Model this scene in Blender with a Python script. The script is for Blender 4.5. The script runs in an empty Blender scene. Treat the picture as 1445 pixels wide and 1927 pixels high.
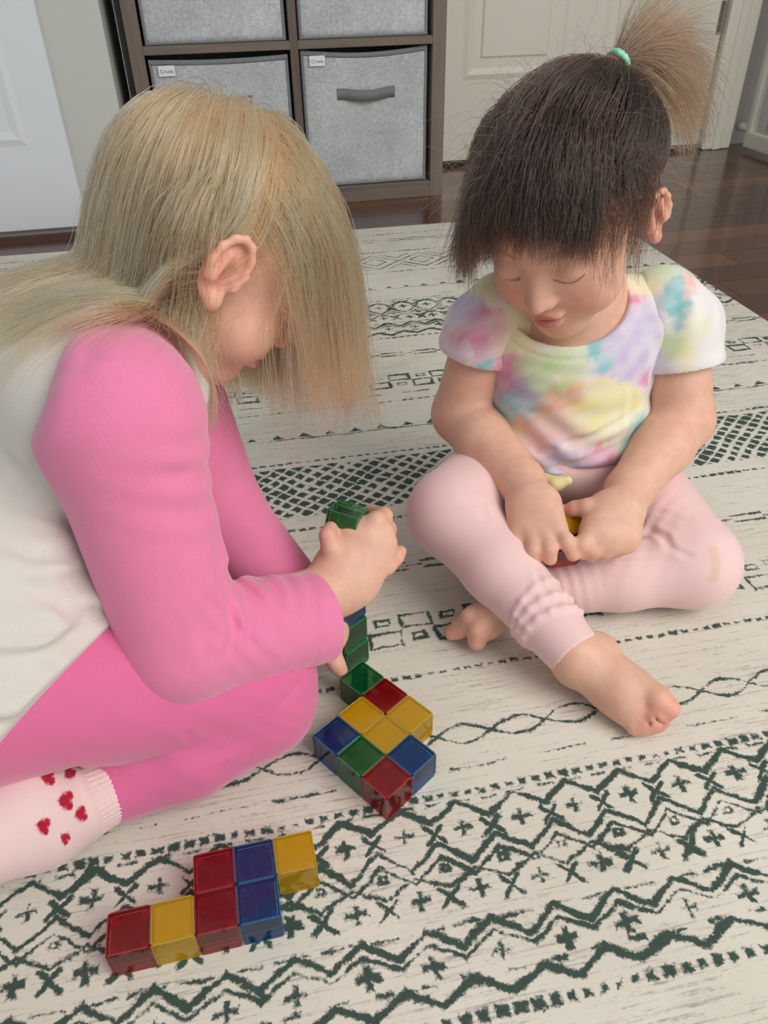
import bpy, bmesh, math, random
import numpy as np
from mathutils import Matrix, Vector

# ------------------------------------------------------------------ camera, light, exposure
SC = bpy.context.scene
COL = SC.collection
F_PX, PITCH, ROLL, CAM_H = 1430.0, math.radians(36.47), math.radians(-1.16), 0.5362
W_PX, H_PX = 1445.0, 1927.0
_c, _s = math.cos(PITCH), math.sin(PITCH)
_cr, _sr = math.cos(ROLL), math.sin(ROLL)
C_FWD = np.array([0, _c, -_s]); _up = np.array([0, _s, _c]); _rt = np.array([1.0, 0, 0])
C_RT = _cr * _rt + _sr * _up
C_UP = -_sr * _rt + _cr * _up
C_POS = np.array([0, 0, CAM_H])
cam_d = bpy.data.cameras.new('camera')
cam_d.sensor_fit = 'VERTICAL'; cam_d.sensor_height = 24.0
cam_d.lens = F_PX / H_PX * 24.0
cam_d.clip_start = 0.01
cam = bpy.data.objects.new('camera', cam_d); COL.objects.link(cam)
cam.matrix_world = Matrix(((C_RT[0], C_UP[0], -C_FWD[0], 0), (C_RT[1], C_UP[1], -C_FWD[1], 0),
                           (C_RT[2], C_UP[2], -C_FWD[2], CAM_H), (0, 0, 0, 1)))
SC.camera = cam

world = bpy.data.worlds.new('world'); SC.world = world; world.use_nodes = True
bg = world.node_tree.nodes['Background']
bg.inputs['Color'].default_value = (0.93, 0.97, 1.0, 1); bg.inputs['Strength'].default_value = 0.47

def area_light(name, loc, target, sx, sy, power, color):
    d = bpy.data.lights.new(name, 'AREA'); d.shape = 'RECTANGLE'; d.size = sx; d.size_y = sy
    d.energy = power; d.color = color
    o = bpy.data.objects.new(name, d); COL.objects.link(o)
    o.location = loc
    o.rotation_euler = (Vector(target) - Vector(loc)).to_track_quat('-Z', 'Y').to_euler()
    return o
area_light('window_daylight', (1.45, -0.50, 1.65), (0.05, 0.75, 0.1), 1.5, 1.5, 44.0, (1.0, 0.965, 0.91))

SC.view_settings.view_transform = 'Standard'; SC.view_settings.look = 'None'
SC.view_settings.exposure = 0.0; SC.view_settings.gamma = 1.0; SC.view_settings.use_curve_mapping = False
try:
    SC.cycles.transparent_max_bounces = 20
    SC.cycles.max_bounces = 6; SC.cycles.diffuse_bounces = 3; SC.cycles.glossy_bounces = 3; SC.cycles.transmission_bounces = 6
    SC.cycles.use_adaptive_sampling = True; SC.cycles.adaptive_threshold = 0.08
except Exception:
    pass

def at(px, py, d):
    """world point that lies d metres from the lens along the sight line of a photo pixel"""
    v = C_RT * (px - W_PX / 2) / F_PX - C_UP * (py - H_PX / 2) / F_PX + C_FWD
    return C_POS + d * v / np.linalg.norm(v)
def atz(px, py, z):
    v = C_RT * (px - W_PX / 2) / F_PX - C_UP * (py - H_PX / 2) / F_PX + C_FWD
    return C_POS + v * (z - CAM_H) / v[2]

random.seed(7); RNG = np.random.default_rng(11)

# ------------------------------------------------------------------ object helpers
def tag(o, label=None, cat=None, group=None, kind=None):
    if label: o['label'] = label
    if cat: o['category'] = cat
    if group: o['group'] = group
    if kind: o['kind'] = kind
    return o
def link(name, data, parent=None):
    o = bpy.data.objects.new(name, data); COL.objects.link(o)
    if parent is not None: o.parent = parent
    return o
def empty(name, loc=(0, 0, 0), rz=0.0, parent=None):
    o = link(name, None, parent); o.location = loc; o.rotation_euler = (0, 0, rz); o.empty_display_size = 0.05
    return o
def mesh_np(name, v, f, mat=None, smooth=False):
    me = bpy.data.meshes.new(name)
    v = np.asarray(v, np.float32); f = np.asarray(f, np.int32)
    me.vertices.add(len(v)); me.vertices.foreach_set('co', v.ravel())
    n = f.shape[1]
    me.loops.add(f.size); me.loops.foreach_set('vertex_index', f.ravel())
    me.polygons.add(len(f)); me.polygons.foreach_set('loop_start', np.arange(0, f.size, n, dtype=np.int32))
    if smooth: me.polygons.foreach_set('use_smooth', np.ones(len(f), bool))
    me.update(calc_edges=True); me.validate()
    if mat: me.materials.append(mat)
    return me
def bm_mesh(name, bm, mat=None, smooth=False):
    me = bpy.data.meshes.new(name); bm.to_mesh(me); bm.free()
    if smooth:
        me.polygons.foreach_set('use_smooth', np.ones(len(me.polygons), bool))
    if mat: me.materials.append(mat)
    return me
def bbox(bm, x0, x1, y0, y1, z0, z1, bev=0.0, seg=1):
    r = bmesh.ops.create_cube(bm, size=1.0)
    vs = r['verts']
    bmesh.ops.scale(bm, vec=(x1 - x0, y1 - y0, z1 - z0), verts=vs)
    bmesh.ops.translate(bm, vec=((x0 + x1) / 2, (y0 + y1) / 2, (z0 + z1) / 2), verts=vs)
    if bev > 0:
        es = list({e for v in vs for e in v.link_edges})
        bmesh.ops.bevel(bm, geom=es, offset=bev, segments=seg, affect='EDGES', profile=0.5)
def box(name, dims, mat, parent=None, bev=0.0, seg=1):
    bm = bmesh.new(); bbox(bm, *dims, bev=bev, seg=seg)
    return link(name, bm_mesh(name, bm, mat), parent)

# ------------------------------------------------------------------ materials
def srgb(r, g, b):
    f = lambda c: (c / 255) / 12.92 if c / 255 <= 0.04045 else ((c / 255 + 0.055) / 1.055) ** 2.4
    return (f(r), f(g), f(b), 1.0)
def new_mat(name):
    m = bpy.data.materials.new(name); m.use_nodes = True
    nt = m.node_tree; p = nt.nodes['Principled BSDF']
    return m, nt, p
class X:
    """a number in a shader: builds Math nodes by plain arithmetic"""
    nt = None
    def __init__(s, v): s.v = v
    @staticmethod
    def op(o, *a):
        n = X.nt.nodes.new('ShaderNodeMath'); n.operation = o
        for i, q in enumerate(a):
            q = q.v if isinstance(q, X) else q
            if isinstance(q, (int, float)): n.inputs[i].default_value = q
            else: X.nt.links.new(q, n.inputs[i])
        return X(n.outputs[0])
    def __add__(s, o): return X.op('ADD', s, o)
    __radd__ = __add__
    def __sub__(s, o): return X.op('SUBTRACT', s, o)
    def __rsub__(s, o): return X.op('SUBTRACT', o, s)
    def __mul__(s, o): return X.op('MULTIPLY', s, o)
    __rmul__ = __mul__
    def __truediv__(s, o): return X.op('DIVIDE', s, o)
    def __abs__(s): return X.op('ABSOLUTE', s)
    def __lt__(s, o): return X.op('LESS_THAN', s, o)
    def __gt__(s, o): return X.op('GREATER_THAN', s, o)
def xmin(a, b): return X.op('MINIMUM', a, b)
def xmax(a, b): return X.op('MAXIMUM', a, b)
def xmod(a, p): return X.op('FLOORED_MODULO', a, p)
def ramp(nt, fac, stops, interp='LINEAR'):
    n = nt.nodes.new('ShaderNodeValToRGB'); cr = n.color_ramp; cr.interpolation = interp
    while len(cr.elements) < len(stops): cr.elements.new(0.5)
    for e, (p, c) in zip(cr.elements, stops):
        e.position = p; e.color = c
    nt.links.new(fac, n.inputs[0]); return n.outputs[0]
def noise(nt, scale, detail=3.0, rough=0.55, vec=None, dist=0.0):
    n = nt.nodes.new('ShaderNodeTexNoise'); n.inputs['Scale'].default_value = scale
    n.inputs['Detail'].default_value = detail; n.inputs['Roughness'].default_value = rough
    n.inputs['Distortion'].default_value = dist
    if vec is not None: nt.links.new(vec, n.inputs['Vector'])
    return n
def coord(nt, which='Object', scale=None):
    t = nt.nodes.new('ShaderNodeTexCoord'); o = t.outputs[which]
    if scale is not None:
        m = nt.nodes.new('ShaderNodeMapping'); m.inputs['Scale'].default_value = scale
        nt.links.new(o, m.inputs['Vector']); o = m.outputs[0]
    return o
def mixc(nt, fac, a, b, mode='MIX'):
    n = nt.nodes.new('ShaderNodeMix'); n.data_type = 'RGBA'; n.blend_type = mode
    for sk, q in ((n.inputs[0], fac), (n.inputs[6], a), (n.inputs[7], b)):
        q = q.v if isinstance(q, X) else q
        if isinstance(q, (int, float)): sk.default_value = q
        elif isinstance(q, tuple): sk.default_value = q
        else: nt.links.new(q, sk)
    return n.outputs[2]
def bump(nt, p, height, strength=0.3, dist=0.001):
    b = nt.nodes.new('ShaderNodeBump'); b.inputs['Strength'].default_value = strength; b.inputs['Distance'].default_value = dist
    nt.links.new(height, b.inputs['Height']); nt.links.new(b.outputs[0], p.inputs['Normal'])
def attr(nt, name):
    n = nt.nodes.new('ShaderNodeAttribute'); n.attribute_name = name; return n

def mat_plain(name, c, rough=0.5, nscale=0, namp=0.06, bscale=0, bstr=0.2, bdist=0.0005, spec=0.5):
    m, nt, p = new_mat(name)
    p.inputs['Roughness'].default_value = rough; p.inputs['Specular IOR Level'].default_value = spec
    co = coord(nt)
    if nscale:
        n = noise(nt, nscale, 4, 0.6, co)
        lo = tuple(max(0, q * (1 - namp)) for q in c[:3]) + (1,); hi = tuple(min(1, q * (1 + namp)) for q in c[:3]) + (1,)
        nt.links.new(ramp(nt, n.outputs[0], [(0.3, lo), (0.7, hi)]), p.inputs['Base Color'])
    else: p.inputs['Base Color'].default_value = c
    if bscale:
        bump(nt, p, noise(nt, bscale, 3, 0.6, co).outputs[0], bstr, bdist)
    return m

# ------------------------------------------------------------------ the rug
RUG_A = math.radians(10.6)
def rug_material():
    m, nt, p = new_mat('printed_rug'); X.nt = nt
    co = coord(nt)
    wob = noise(nt, 85.0, 2, 0.5, co)
    sepw = nt.nodes.new('ShaderNodeSeparateXYZ'); nt.links.new(wob.outputs['Color'], sepw.inputs[0])
    sep = nt.nodes.new('ShaderNodeSeparateXYZ'); nt.links.new(co, sep.inputs[0])
    u0, v0 = X(sep.outputs[0]) * 100.0, X(sep.outputs[1]) * 100.0            # centimetres
    wob2 = noise(nt, 18.0, 1, 0.5, co)
    sepw2 = nt.nodes.new('ShaderNodeSeparateXYZ'); nt.links.new(wob2.outputs['Color'], sepw2.inputs[0])
    u = u0 + (X(sepw.outputs[0]) - 0.5) * 0.55 + (X(sepw2.outputs[0]) - 0.5) * 0.8
    v = v0 + (X(sepw.outputs[1]) - 0.5) * 0.42 + (X(sepw2.outputs[1]) - 0.5) * 0.5
    def cell(per, off=0.0): return xmod(u - (off - per / 2), per) - per / 2      # signed distance to the nearest motif centre
    def dash(vc, per=1.15, a=0.36, b=0.14, off=0.0):
        return xmax(abs(cell(per, off)) - a, abs(v - vc) - b)
    def chain(vc, per, amp, th, off):
        sn = abs(X.op('SINE', (u - off) * (math.pi / per)))
        return abs(abs(v - vc) - sn * amp) - th
    def tris(vc, per=3.65, hgt=1.3, half=1.0, off=0.0):
        y = v - vc; x = abs(cell(per, off))
        return xmin(xmax(xmax(x + y * (half / hgt) - half, 0.35 - y), -1.0 * y), abs(y) - 0.13)
    def squares(vc, per=6.7, off=15.8):
        d = None
        for (ou, ov, hx, hy, th) in ((0, 1.1, 1.5, 0.85, 0.2), (per / 2, -1.1, 1.5, 0.9, 0.22), (per / 2, 1.2, 0.65, 0.35, 0.16), (0, -1.15, 0.6, 0.4, 0.17)):
            q = abs(xmax(abs(cell(per, off + ou)) - hx, abs(v - (vc + ov)) - hy)) - th
            d = q if d is None else xmin(d, q)
        return d
    def dbl(vc, per=5.3, off=18.0):
        x = abs(cell(per, off)); y = abs(v - vc)
        return xmin(xmax(abs(y - 0.55) - 0.16, x - 1.9), xmax(y - 0.13, x * -1.0 + 1.8))
    def diamonds(vc, per=10.2, off=23.9):
        t = abs(cell(per, off)) * (2.0 / per); y = abs(v - vc)
        a = abs(y - t * 4.4) - 0.24
        b = abs(y - (t * 4.4 - 2.2)) - 0.2
        c = xmax(abs(y - (t * 4.4 + 2.0)) - 0.2, y - 4.6)
        return xmin(a, xmin(b, c))
    def net(vc, half):
        a = (u / 2.2 + v / 2.0); b = (u / 2.2 - v / 2.0)
        fa = abs(xmod(a, 1.0) - 0.5); fb = abs(xmod(b, 1.0) - 0.5)
        return xmax((xmax(fa, fb) - 0.36) * 1.6, abs(v - vc) - half)
    def geo(vc, k):
        y = (v - vc) * k; per = 4.52; d = None
        def add(q):
            nonlocal d
            d = q if d is None else xmin(d, q)
        x0 = cell(per, 2.3); x1 = cell(per, 0.04)
        ax0, ax1 = abs(x0), abs(x1)
        for yc in (4.85, 0.05, -4.25):
            yy = abs(y - yc)
            add(xmin(xmax(ax0 - 0.8, yy - 0.22), xmax(ax0 - 0.22, yy - 0.7)))           # plus
        for yc in (4.6, -0.15):
            yy = abs(y - yc)
            add(xmax(abs(ax1 - yy) - 0.3, xmax(ax1, yy) - 0.85))                         # saltire
        for (yc, amp, sgn, th) in ((3.05, 0.85, 1, 0.3), (2.05, 0.8, 1, 0.22), (-2.75, 0.75, -1, 0.33), (-3.5, 0.6, -1, 0.18),
                                   (-6.1, 0.55, 1, 0.34), (6.25, 0.75, -1, 0.33), (1.1, 0.55, -1, 0.2)):
            t = ax0 * (2.0 / per)                                                        # 0 at the plus, 1 half way
            add(abs(y - yc - (t * 2.0 - 1.0) * (amp * sgn)) - th)
        add(xmax(xmax(ax1 * 0.8, abs(y - 2.0)) - 0.36, 0.1 - (ax1 + abs(y - 2.0))))
        add(xmax(abs(y + 2.05) - 0.1, abs(cell(3.1, 0.7)) - 1.2))
        add(xmax(abs(y - 7.0) - 0.13, abs(cell(2.3, 0.3)) - 0.7))
        add(xmax(abs(y + 5.4) - 0.14, abs(cell(2.9, 0.3)) - 0.6))
        return xmax(d, abs(y) - 7.25)
    d = None
    for q in (dash(178.8), chain(174.2, 5.6, 0.8, 0.15, 27.5), dash(166.1, 1.15, 0.38, 0.17), diamonds(159.6), dash(153.1, 1.6, 0.6, 0.12),
              tris(143.6, 3.65, 1.4, 1.2, 28.8), dash(137.6, 1.5, 0.5, 0.13), geo(128.9, 0.92), dash(120.5, 1.25, 0.36, 0.16), dbl(113.9),
              squares(104.4), dash(100.4, 6.0, 2.3, 0.08), dash(98.1), tris(90.4, 3.65, 1.5, 1.2, 13.3), dash(84.3, 1.15, 0.36, 0.18), net(77.8, 5.4), dash(70.0, 1.15, 0.4, 0.22),
              dbl(61.2, 5.3, 54.4), squares(51.9, 6.7, 12.8), dash(45.9, 1.15, 0.37, 0.2), chain(38.8, 4.85, 0.95, 0.17, 11.4), dash(35.6, 7.0, 2.4, 0.06),
              dash(33.4, 1.14, 0.37, 0.3), geo(25.75, 1.0), dash(18.05, 1.14, 0.36, 0.33), squares(8.0), dash(3.0)):
        d = q if d is None else xmin(d, q)
    # worn print: soft threshold pushed about by grain
    gr = noise(nt, 420.0, 3, 0.7, co); wear = noise(nt, 26.0, 2, 0.55, co)
    gr2 = noise(nt, 190.0, 4, 0.75, co)
    th = (X(gr.outputs[0]) - 0.5) * 0.5 + (X(gr2.outputs[0]) - 0.5) * 0.75 + (X(wear.outputs[0]) - 0.47) * 0.75
    ink = X.op('MULTIPLY', d * -1.0 + th + 0.03, 6.0)
    n = X.nt.nodes.new('ShaderNodeClamp'); nt.links.new(ink.v, n.inputs[0]); ink = X(n.outputs[0])
    co2 = nt.nodes.new('ShaderNodeMapping'); co2.inputs['Scale'].default_value = (1.0, 22.0, 1.0); nt.links.new(co, co2.inputs[0])
    st = noise(nt, 16.0, 6, 0.78, co2.outputs[0]); st2 = noise(nt, 5.0, 3, 0.6, coord(nt))
    fine = noise(nt, 260.0, 2, 0.6, co)
    streak = X(st.outputs[0]) + (X(st2.outputs[0]) - 0.5) * 0.22 + (X(fine.outputs[0]) - 0.5) * 0.2
    stm = ramp(nt, streak.v, [(0.535, (0, 0, 0, 1)), (0.65, (1, 1, 1, 1))])
    base = ramp(nt, noise(nt, 6.0, 4, 0.6, co).outputs[0], [(0.3, srgb(212, 206, 191)), (0.7, srgb(226, 221, 208))])
    c1 = mixc(nt, X(stm) * 0.62, base, srgb(128, 118, 118))
    c2 = mixc(nt, ink * 0.96, c1, mixc(nt, gr.outputs[0], srgb(24, 48, 43), srgb(58, 84, 74)))
    nt.links.new(c2, p.inputs['Base Color'])
    p.inputs['Roughness'].default_value = 0.85; p.inputs['Specular IOR Level'].default_value = 0.2
    weave = noise(nt, 900.0, 2, 0.6, co)
    bump(nt, p, weave.outputs[0], 0.25, 0.0006)
    return m
rug_bm = bmesh.new(); bbox(rug_bm, -1.25, 0.906, -0.75, 1.846, -0.007, 0.0, bev=0.003, seg=2)
rug = link('area_rug', bm_mesh('area_rug', rug_bm, rug_material()))
rug.rotation_euler = (0, 0, RUG_A)
tag(rug, 'cream area rug printed with dark green geometric bands on the wooden floor', 'rug')

# ------------------------------------------------------------------ floor, walls, doors
RA = math.radians(12.0); RC, RS = math.cos(RA), math.sin(RA)
room = (lambda u, v, z=0.0: (u * RC - v * RS, u * RS + v * RC, z))
FZ = -0.0075
def wood_material(name, c0, c1, c2, rough, stretch=(1.2, 26, 26), coat=0.0):
    m, nt, p = new_mat(name)
    oi = nt.nodes.new('ShaderNodeObjectInfo')
    t = nt.nodes.new('ShaderNodeTexCoord'); mp = nt.nodes.new('ShaderNodeMapping'); mp.inputs['Scale'].default_value = stretch
    nt.links.new(t.outputs['Object'], mp.inputs['Vector'])
    X.nt = nt
    cmb = nt.nodes.new('ShaderNodeCombineXYZ')
    r10 = X(oi.outputs['Random']) * 37.0
    for i in range(3): nt.links.new(r10.v, cmb.inputs[i])
    nt.links.new(cmb.outputs[0], mp.inputs['Location'])
    n = noise(nt, 3.0, 6, 0.65, mp.outputs[0], 0.4)
    fac = X(n.outputs[0]) * 0.75 + X(oi.outputs['Random']) * 0.28
    nt.links.new(ramp(nt, fac.v, [(0.3, c0), (0.5, c1), (0.75, c2)]), p.inputs['Base Color'])
    p.inputs['Roughness'].default_value = rough
    p.inputs['Coat Weight'].default_value = coat; p.inputs['Coat Roughness'].default_value = 0.08
    bump(nt, p, n.outputs[0], 0.12, 0.0006)
    return m
m_floor = wood_material('dark_hardwood', srgb(54, 29, 18), srgb(90, 51, 32), srgb(128, 78, 50), 0.26, coat=0.35)
m_gap = mat_plain('floor_joint', srgb(22, 12, 8), 0.7)
floor = box('floor', (-3.0, 3.4, -1.5, 4.2, FZ - 0.03, FZ - 0.0035), m_gap)
floor.rotation_euler = (0, 0, RA); tag(floor, 'dark glossy hardwood plank floor', kind='structure')
PW = 0.082
plank_bm = bmesh.new(); bbox(plank_bm, -0.5, 0.5, -0.5, 0.5, -0.5, 0.5)
plank_me = bm_mesh('plank', plank_bm, m_floor)
def add_plank(u0, u1, row):
    o = link('plank', plank_me, floor)
    o.location = ((u0 + u1) / 2, row * PW + PW / 2, FZ - 0.005); o.scale = (u1 - u0 - 0.0012, PW - 0.0012, 0.01)
rr = random.Random(3)
for row in range(-2, 38):
    u = -1.7 - rr.random() * 0.8
    while u < 2.3:
        L = 0.45 + rr.random() * 0.75
        if (row * PW > 1.72 or u + L > 0.62): add_plank(u, u + L, row)
        u += L

m_white = mat_plain('white_gloss_paint', srgb(228, 233, 238), 0.42, 3.0, 0.015, 60, 0.03)
m_wall = mat_plain('grey_wall_paint', srgb(205, 205, 200), 0.75, 4.0, 0.02, 140, 0.1)
m_cream = mat_plain('cream_door_paint', srgb(236, 232, 219), 0.45, 3.0, 0.015, 60, 0.03)
m_metal = mat_plain('brushed_steel', srgb(120, 112, 98), 0.35, 30, 0.1); 
m_dark = mat_plain('shadow_gap', srgb(16, 15, 15), 0.9)

def rbox(name, dims, mat, parent=None, bev=0.0, seg=1):
    """box in room coordinates: u along the back wall, v away from the lens"""
    o = box(name, dims, mat, parent, bev, seg)
    if parent is None: o.rotation_euler = (0, 0, RA)
    return o

def panel_door(name, u0, u1, z0, z1, vf, mat, panels):
    """door leaf whose front face lies at v = vf, with sunken moulded panels"""
    d = rbox(name, (u0, u1, vf, vf + 0.035, z0, z1), mat, bev=0.002)
    for (a, b, c, e) in panels:
        bm = bmesh.new()
        # ogee moulding as four mitred prisms, plus the raised field
        for k, (g0, g1, y) in enumerate(((0.0, 0.014, -0.004), (0.014, 0.030, 0.0005))):
            o0 = [(a + g0, c + g0), (b - g0, c + g0), (b - g0, e - g0), (a + g0, e - g0)]
            o1 = [(a + g1, c + g1), (b - g1, c + g1), (b - g1, e - g1), (a + g1, e - g1)]
            for i in range(4):
                j = (i + 1) % 4
                y0, y1 = (0.0, y) if k == 0 else (-0.004, y)
                vs = [bm.verts.new((o0[i][0], vf + (0.0001 if k == 0 else -0.004), o0[i][1])), bm.verts.new((o0[j][0], vf + (0.0001 if k == 0 else -0.004), o0[j][1])),
                      bm.verts.new((o1[j][0], vf - 0.004 if k == 0 else vf - 0.0002, o1[j][1])), bm.verts.new((o1[i][0], vf - 0.004 if k == 0 else vf - 0.0002, o1[i][1]))]
                bm.faces.new(vs)
        link('panel_moulding', bm_mesh('panel_moulding', bm, mat), d)
        fb = bmesh.new(); bbox(fb, a + 0.055, b - 0.055, vf - 0.005, vf + 0.002, c + 0.055, e - 0.055, bev=0.004)
        link('raised_panel', bm_mesh('raised_panel', fb, mat), d)
    return d
def room_uv(px, py, z):
    p = atz(px, py, z); return p[0] * RC + p[1] * RS, -p[0] * RS + p[1] * RC

VD = 2.0                                     # front of the left-hand door
door_1 = panel_door('door_1', -1.05, -0.292, 0.012, 2.0, VD, m_white, [(-0.93, -0.376, 0.195, 0.92)])
tag(door_1, 'white moulded panel door beside the storage shelf, left of the blonde child', kind='structure')
wl = rbox('wall_left', (-1.6, -0.168, VD + 0.036, VD + 0.10, FZ, 2.4), m_wall); tag(wl, 'narrow grey painted wall beside the white door', kind='structure')
wr = rbox('wall_return', (-0.26, -0.1685, VD + 0.10, 2.47, FZ, 2.4), m_wall); tag(wr, 'grey wall return beside the storage shelf', kind='structure')
wb = rbox('wall_back', (-0.168, 2.3, 2.475, 2.55, FZ, 2.4), m_wall); tag(wb, 'grey back wall behind shelf and door', kind='structure')
bb = rbox('baseboard_left', (-0.291, -0.160, VD + 0.022, VD + 0.036, FZ, 0.062), m_white, bev=0.004); tag(bb, 'short white baseboard by the left door', kind='structure')
door_2 = panel_door('door_2', 0.55, 1.592, 0.008, 2.0, 2.43, m_cream, [(0.775, 1.09, 0.225, 0.95), (1.19, 1.48, 0.225, 0.95)])
tag(door_2, 'cream moulded panel door behind the dark haired child', kind='structure')
sp = box('strike_plate', (1.574, 1.588, 2.426, 2.4305, 0.315, 0.40), m_metal, door_2, bev=0.002)
tr = rbox('trim_1', (1.60, 1.70, 2.41, 2.475, FZ, 2.2), m_cream, bev=0.006, seg=2); tag(tr, 'cream door casing at the right of the door', kind='structure')
box('casing_bead', (1.632, 1.66, 2.404, 2.411, FZ, 2.2), m_cream, tr, bev=0.003)
# right-hand wall opening and the child gate across it
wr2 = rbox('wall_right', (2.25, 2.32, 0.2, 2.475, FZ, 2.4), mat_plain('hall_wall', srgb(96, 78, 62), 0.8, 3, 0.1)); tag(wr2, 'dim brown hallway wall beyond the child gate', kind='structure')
gate = empty('child_gate', room(-0.038, 0.0)); gate.rotation_euler = (0, 0, RA)
tag(gate, 'white metal child gate by the door casing at right', 'gate')
m_gate = mat_plain('gate_white', srgb(214, 210, 198), 0.4)
box('bottom_rail', (1.745, 1.775, 1.35, 2.36, 0.005, 0.055), m_gate, gate, bev=0.006, seg=2)
box('end_post', (1.745, 1.775, 2.335, 2.36, 0.045, 0.95), m_gate, gate, bev=0.006, seg=2)
box('top_rail', (1.745, 1.775, 1.35, 2.36, 0.93, 0.96), m_gate, gate, bev=0.006, seg=2)
bar_me = None
for k in range(12):
    bm = bmesh.new(); bmesh.ops.create_cone(bm, cap_ends=True, segments=12, radius1=0.007, radius2=0.007, depth=0.89)
    if bar_me is None: bar_me = bm_mesh('bar', bm, m_gate, True)
    else: bm.free()
    o = link('bar', bar_me, gate); o.location = (1.76, 2.27 - k * 0.075, 0.49)
bm = bmesh.new(); bmesh.ops.create_cone(bm, cap_ends=True, segments=16, radius1=0.016, radius2=0.012, depth=0.06)
bmesh.ops.rotate(bm, cent=(0, 0, 0), matrix=Matrix.Rotation(math.pi / 2, 3, 'X'), verts=bm.verts)
o = link('wall_bumper', bm_mesh('wall_bumper', bm, m_gate, True), gate); o.location = (1.76, 2.385, 0.06)

# ------------------------------------------------------------------ cube storage shelf and fabric bins
m_shelf = wood_material('grey_brown_laminate', srgb(88, 76, 68), srgb(112, 98, 88), srgb(132, 118, 106), 0.6, (26, 26, 1.2))
m_shelf_h = wood_material('grey_brown_laminate_h', srgb(88, 76, 68), srgb(112, 98, 88), srgb(132, 118, 106), 0.6, (1.2, 26, 26))
shelf = empty('storage_shelf'); shelf.rotation_euler = (0, 0, RA)
tag(shelf, 'grey brown wooden cube storage shelf holding grey fabric bins', 'shelf')
SV0, SV1 = 2.109, 2.405
SU0, SU1, SUM = -0.129, 0.629, 0.243
ROWS = [0.033, 0.367, 0.701]          # bin floors
box('side_panel', (SU0, SU0 + 0.033, SV0, SV1, FZ, 1.085), m_shelf, shelf, bev=0.0008)
box('side_panel', (SU1 - 0.034, SU1, SV0, SV1, FZ, 1.085), m_shelf, shelf, bev=0.0008)
box('bottom_board', (SU0 + 0.033, SU1 - 0.034, SV0 + 0.0005, SV1, FZ, 0.032), m_shelf_h, shelf, bev=0.0008)
box('top_board', (SU0 + 0.033, SU1 - 0.034, SV0, SV1, 1.04, 1.085), m_shelf_h, shelf, bev=0.0008)
for r in (1, 2):
    for (a, b) in ((SU0 + 0.033, SUM), (SUM + 0.019, SU1 - 0.034)):
        box('shelf_board', (a, b, SV0 + 0.0005, SV1, ROWS[r] - 0.018, ROWS[r]), m_shelf_h, shelf, bev=0.0008)
box('divider', (SUM, SUM + 0.019, SV0, SV1, 0.032, 1.04), m_shelf, shelf, bev=0.0008)
box('back_panel', (SU0 + 0.033, SU1 - 0.034, SV1 - 0.006, SV1, 0.032, 1.04), m_shelf, shelf)

def linen():
    m, nt, p = new_mat('grey_linen'); X.nt = nt
    co = coord(nt)
    def st(sc, s):
        mp = nt.nodes.new('ShaderNodeMapping'); mp.inputs['Scale'].default_value = sc; nt.links.new(co, mp.inputs[0])
        return X(noise(nt, s, 4, 0.75, mp.outputs[0]).outputs[0])
    a = st((9, 1, 1.0), 70.0); b = st((1.0, 1, 9), 70.0); c = st((1, 1, 1), 6.0)
    fac = a * 0.45 + b * 0.45 + c * 0.25
    nt.links.new(ramp(nt, fac.v, [(0.42, srgb(146, 151, 156)), (0.55, srgb(184, 189, 192)), (0.68, srgb(222, 226, 227))]), p.inputs['Base Color'])
    p.inputs['Roughness'].default_value = 0.9
    bump(nt, p, fac.v, 0.3, 0.0006)
    return m
m_linen = linen(); m_trim = mat_plain('grey_binding', srgb(134, 137, 140), 0.85, 200, 0.12)
m_strap = mat_plain('grey_webbing', srgb(124, 125, 124), 0.8, 300, 0.1)
m_tag = mat_plain('white_label', srgb(238, 240, 244), 0.7); m_ink = mat_plain('label_ink', srgb(60, 62, 70), 0.8)
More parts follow.
